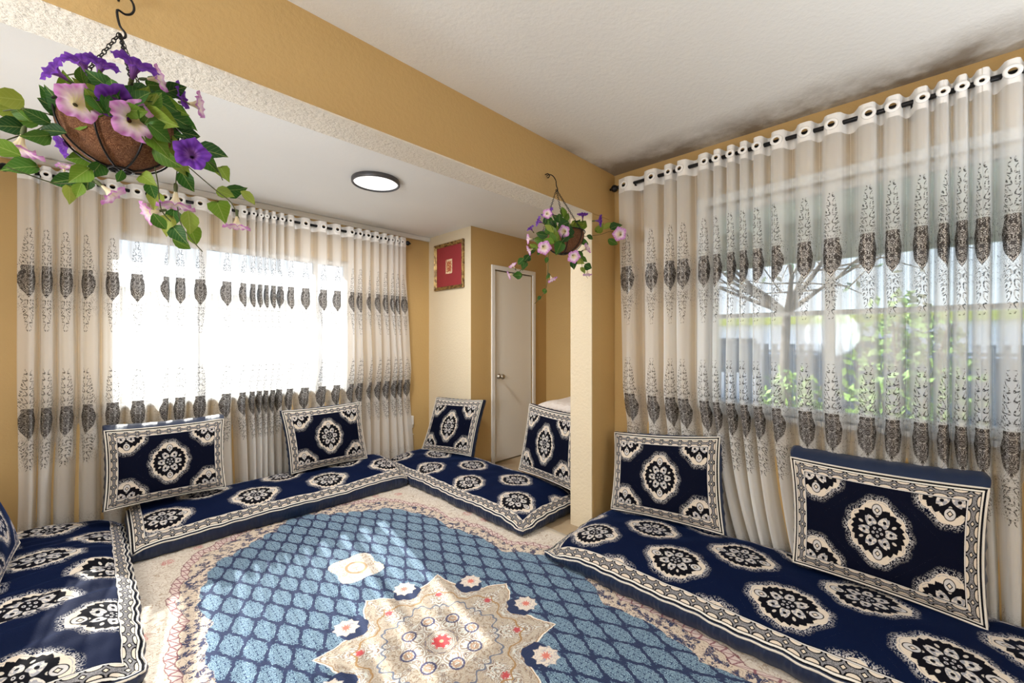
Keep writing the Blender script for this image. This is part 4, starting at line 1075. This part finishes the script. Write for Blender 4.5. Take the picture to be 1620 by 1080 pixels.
PET = {'p': petunia_mesh('petunia'), 'k': petunia_mesh('petunia')}
PET['p'].materials.append(M['purple']); PET['k'].materials.append(M['pink'])
CAL = MB().lathe([(0, -.78), (.05, -.74), (.065, -.62), (.05, -.46), (.055, -.40)], axis='x', n=10)
CALM = mesh('calyx', CAL.v, CAL.f); CALM.materials.append(M['stem'])
def catmull(P_, n):
    S_ = []
    for i in range(len(P_) - 1):
        p0, p1, p2, p3 = P_[max(i - 1, 0)], P_[i], P_[i + 1], P_[min(i + 2, len(P_) - 1)]
        for k_ in range(n):
            t_ = k_ / n
            S_.append(.5 * ((2 * p1) + (p2 - p0) * t_ + (2 * p0 - 5 * p1 + 4 * p2 - p3) * t_ ** 2 + (3 * p1 - p0 - 3 * p2 + p3) * t_ ** 3))
    return S_ + [P_[-1]]
def basket(label, c, r, depth, hook_z, chain_top, plants, vines, Yface, spin):
    C = Vector(c); root = thing('hanging_basket', label, 'hanging basket', C, 'hanging flower baskets')
    pr = []
    for k_ in range(13):
        a = pi / 2 * k_ / 12; pr.append((r * .965 * sin(a), -depth * .97 * cos(a) ** .9 if a < pi / 2 - .001 else 0))
    pr += [(r * .90, .002), (r * .86, -.02), (0, -.025)]
    MB().lathe(pr, n=40).build('coir_liner', M['coir'], root, True)
    m = MB()
    for k_ in range(8):
        a = spin + 2 * pi * k_ / 8
        m.tube([(r * sin(b) * cos(a), r * sin(b) * sin(a), -depth * cos(b) ** .9 if b < pi / 2 - .001 else 0) for b in [pi / 2 * i / 12 for i in range(13)]], .0022, 6)
    for f, rr in ((0, r + .002), (-.985, r * .20)):
        m.tube([(rr * cos(2 * pi * k_ / 40), rr * sin(2 * pi * k_ / 40), f * depth) for k_ in range(40)], .0028, 6, closed=True)
    m.build('wire_frame', M['black'], root, True)
    top = Vector((0, (Yface - .05 - C.y) * .6, chain_top - C.z))
    for k_ in range(3):
        a = spin + .4 + 2 * pi * k_ / 3; e = Vector((r * cos(a), r * sin(a), 0)); L_ = (top - e).length; n = int(L_ / .0105)
        m = MB(); d_ = (top - e).normalized(); s1 = d_.orthogonal().normalized(); s2 = d_.cross(s1)
        for i in range(n):
            pc_ = e + d_ * (L_ * (i + .5) / n); w = s1 if i % 2 else s2
            m.tube([pc_ + d_ * (.0074 * cos(b)) + w * (.0045 * sin(b)) for b in [2 * pi * q_ / 8 for q_ in range(8)]], .0013, 4, closed=True)
        m.build('chain', M['black'], root, True)
    hz = hook_z - C.z; hy = Yface - C.y
    ctrl = [Vector((0, top.y, top.z - .012)), Vector((.010, top.y, top.z - .004)), Vector((.010, top.y, top.z + .008)), Vector((0, top.y, top.z + .022))]
    for k_ in range(9):
        a = -pi * .55 + k_ / 8 * pi * 1.35; rr = (hz - top.z - .02) * .30
        ctrl.append(Vector((rr * cos(a) * .8, top.y + (hy - .022 - top.y) * k_ / 8, hz - rr * 1.2 + rr * sin(a) * 1.1)))
    pts = catmull(ctrl, 4)
    MB().tube(pts, .0028, 8).build('s_hook', M['black'], root, True)
    MB().tube([(0, hy, hz + .008), (0, hy - .018, hz + .008), (0, hy - .030, hz + .000), (0, hy - .032, hz - .010), (0, hy - .024, hz - .017), (0, hy - .014, hz - .014)], .003, 8).build('screw_hook', M['black'], root, True)
    for v in vines:
        S_ = catmull([Vector(p) - C for p in v], 5); MB().tube(S_, .0014, 5).build('vine', M['stem'], root, True)
    view = Vector((-C.x, -C.y, 1.27 - C.z)).normalized()     # outward, to the open side of the room
    up = Vector((0, 0, 1)); rt = up.cross(view).normalized(); up2 = view.cross(rt)
    li = 0
    for (x, y, z, s, ty, ang, tx, tz) in plants:
        p = Vector((x, y, z)) - C
        d_ = rt * cos(ang) + up2 * sin(ang)
        if ty == 'L':
            nrm = (view + rt * tx + up2 * (tz + .25)).normalized(); d_ = (d_ - nrm * d_.dot(nrm)).normalized(); w = nrm.cross(d_)
            o = bpy.data.objects.new('leaf', LEAF[li % 2]); li += 1
            R_ = Matrix((d_, w, nrm)).transposed().to_4x4(); p = p - d_ * s * .5; sc = s * 1.08
        else:
            if ty in 'pk': ax = (view + rt * tx * .6 + up2 * tz * .6).normalized()
            else: ax = (d_ + view * .35).normalized()
            w = ax.orthogonal().normalized(); R_ = Matrix((ax, w, ax.cross(w))).transposed().to_4x4()
            o = bpy.data.objects.new('flower', PET[ty.lower()]); sc = s * 1.0
            if ty in 'PK': p = p + ax * s * .25
        COL.objects.link(o); o.parent = root
        o.matrix_local = Matrix.Translation(p) @ R_ @ Matrix.Scale(sc, 4)
        if ty != 'L':
            g_ = bpy.data.objects.new('calyx', CALM); COL.objects.link(g_); g_.parent = o
            o['label'] = 'purple petunia' if ty in 'pP' else 'pink and white petunia'
    return root
basket('nearer hanging flower basket at the upper left of the beam', (.048, 1.40, 1.80), .118, .115, 2.19, 2.05, PLANT1, VINES1, 1.54, .35)
basket('farther hanging flower basket in front of the pillar top', (1.835, 1.41, 1.862), .118, .118, 2.215, 2.115, PLANT2, VINES2, 1.54, .1)

# ------------------------------------------------------------------ outdoors
gr = struct('ground', MB().box((-14, 3.97, -.5), (30, 40, -.3)).box((2.77, -20, -.5), (30, 3.97, -.3)), plain('pale_concrete', (.38, .38, .37), .9, var=.1))
wh = plain('white_stucco', (.50, .51, .53), .9, bump=.2, scale=20)
nb = thing('neighbour_house', 'bright white neighbouring house outside the far left window', 'building', (1.5, 8, -.3))
MB().box((-7, 0, 0), (9, .3, 2.35)).build('wall', wh, nb)
vs, fs = [], []
for j in range(2):
    for i in range(161):
        x = -7.2 + 16.4 * i / 160; vs.append((x, -.5 + j * 3.0, 2.25 + j * .75 + .03 * sin(x * 14)))
fs = [(i, i + 1, 162 + i, 161 + i) for i in range(160)]
link('roof', mesh('roof', vs, fs), plain('pale_roof', (.45, .48, .52), .8), nb)
for zz in (.75, 1.15, 1.6):
    MB().tube([(x_ * .25, -.06 , zz + .05 * sin(x_ * 1.1) + .02 * sin(x_ * 2.9 + zz)) for x_ in range(-16, 26)], .016, 6).build('hanging_cable', plain('grey_cable', (.3, .3, .3), .6), nb, True)
ho = thing('porch_awning', 'grey green porch roof outside the right window', 'awning', (XR + .19, 0, 2.15))
pg = plain('grey_green_paint', (.42, .50, .47), .7)
MB().box((.0, -3.2, .05), (1.25, 1.35, .11)).build('roof_panel', pg, ho)
MB().box((1.2, -3.2, -.26), (1.25, 1.35, .05)).build('fascia', pg, ho)
for q_ in (-2.6, -1.9, -1.2, -.5, .2, .9): MB().box((.0, q_, -.03), (1.2, q_ + .05, .05)).build('rafter', pg, ho)
n2 = thing('neighbour_building', 'white building with yellow eave band beyond the right window', 'building', (12, -3, -.3))
MB().box((0, -9, 0), (.3, 11, 1.95)).build('wall', plain('bright_stucco', (.85, .86, .87), .9), n2)
MB().box((-.12, -9, 1.95), (.4, 11, 2.13)).build('eave_band', plain('yellow_green_trim', (.72, .72, .12), .7), n2)
for q_ in (-6, -3, 0, 3, 6):
    f_ = MB().box((-.02, q_, .7), (0.01, q_ + 1.1, 1.6)).build('window', plain('dark_window', (.05, .07, .10), .2), n2)
fe = thing('metal_fence', 'dark blue grey fence of upright bars beyond the right window', 'fence', (8, 0, -.3))
fm = plain('slate_blue_paint', (.09, .13, .18), .6)
for zz in (.35, 1.35): MB().box((-.02, -8, zz), (.02, 6, zz + .05)).build('rail', fm, fe)
bar = mesh('bar', *(lambda m: (m.v, m.f))(MB().box((-.015, -.035, 0), (.015, .035, 1.5))), smooth=False); bar.materials.append(fm)
for k_ in range(110):
    o = bpy.data.objects.new('bar', bar); COL.objects.link(o); o.parent = fe; o.location = (0, -7.9 + k_ * .125, 0)
car = plain('dark_slate_cladding', (.13, .18, .25), .5)
sh = thing('garden_shed', 'low slate blue shed behind the fence outside right window', 'shed', (9.5, -1.5, -.3))
MB().box((-.8, -2.5, 0), (.8, 3.6, 1.25)).build('body', car, sh, bevel=.02); MB().box((-.9, -2.6, 1.25), (.9, 3.7, 1.32)).build('roof', car, sh, bevel=.01)
lf = plain('garden_leaf', (.16, .30, .04), .7, var=.5, scale=8)
lf2 = plain('dark_garden_leaf', (.04, .11, .03), .7, var=.4, scale=8)
def shrub(name, label, c, rad, h, n, ls, mat, cat, trunk=None, seed=0):
    rnd = random.Random(seed); root = thing(name, label, cat, c)
    m = MB()
    if trunk:
        tp = [(0, 0, 0), (.04, .05, trunk * .5), (-.03, 0, trunk)]
        m.tube(tp, [.07, .055, .045], 8)
        for k_ in range(9):
            a = rnd.uniform(0, 2 * pi); e = rnd.uniform(.25, .9); L_ = rad * rnd.uniform(.7, 1.15); p = Vector(tp[-1]); pts = [p]
            for i in range(6):
                p = p + Vector((cos(a) * e, sin(a) * e, 1 - e * .7)) * L_ / 6 + Vector([rnd.uniform(-.05, .05) for _ in range(3)]); pts.append(p); a += rnd.uniform(-.3, .3)
            m.tube(pts, [.035 - .005 * i for i in range(7)], 5)
            for j in range(4):
                q_ = pts[2 + j % 5]; b = a + rnd.uniform(-1.5, 1.5); m.tube([q_, q_ + Vector((cos(b), sin(b), rnd.uniform(-.2, .5))) * L_ * .3, q_ + Vector((cos(b), sin(b), rnd.uniform(-.4, .5))) * L_ * .6], [.014, .009, .004], 4)
    else:
        for k_ in range(8): a = rnd.uniform(0, 2 * pi); m.tube([(0, 0, 0), (cos(a) * rad * .3, sin(a) * rad * .3, h * .5), (cos(a) * rad * .7, sin(a) * rad * .7, h * .85)], .01, 5)
    m.build('branches', plain('bark', (.10, .075, .055), .9), root, True)
    vs, fs = [], []
    for k_ in range(n):
        a, b = rnd.uniform(0, 2 * pi), rnd.uniform(-1, 1); rr = rad * rnd.uniform(.3, 1) ** .5; s_ = (1 - b * b) ** .5
        p = Vector((cos(a) * s_ * rr, sin(a) * s_ * rr, (trunk or 0) + h * .55 + b * h * .45 * rr / rad)); d_ = Vector([rnd.gauss(0, 1) for _ in range(3)]).normalized(); w = d_.orthogonal().normalized() * ls * .3
        i = len(vs); vs += [p, p + d_ * ls * .5 + w, p + d_ * ls, p + d_ * ls * .5 - w]; fs.append((i, i + 1, i + 2, i + 3))
    o = link('foliage', mesh('foliage', vs, fs, None, False), mat, root); o['kind'] = 'stuff'
shrub('bare_tree', 'sparse branching tree outside the middle of right window', (6.2, 1.2, -.3), 2.0, 2.0, 160, .12, lf2, 'tree', 1.9, 3)
shrub('garden_shrub', 'bright yellow green shrub before the fence outside right window', (5.6, 1.05, -.3), .42, 1.25, 420, .10, lf, 'shrub', None, 5)
shrub('garden_shrub', 'tall green shrub right of centre outside right window', (5.0, .10, -.3), .45, 2.0, 700, .11, lf, 'shrub', None, 6)
shrub('garden_shrub', 'dark low shrub at the far right outside right window', (5.4, -1.3, -.3), .5, 1.3, 500, .11, lf2, 'shrub', None, 7)
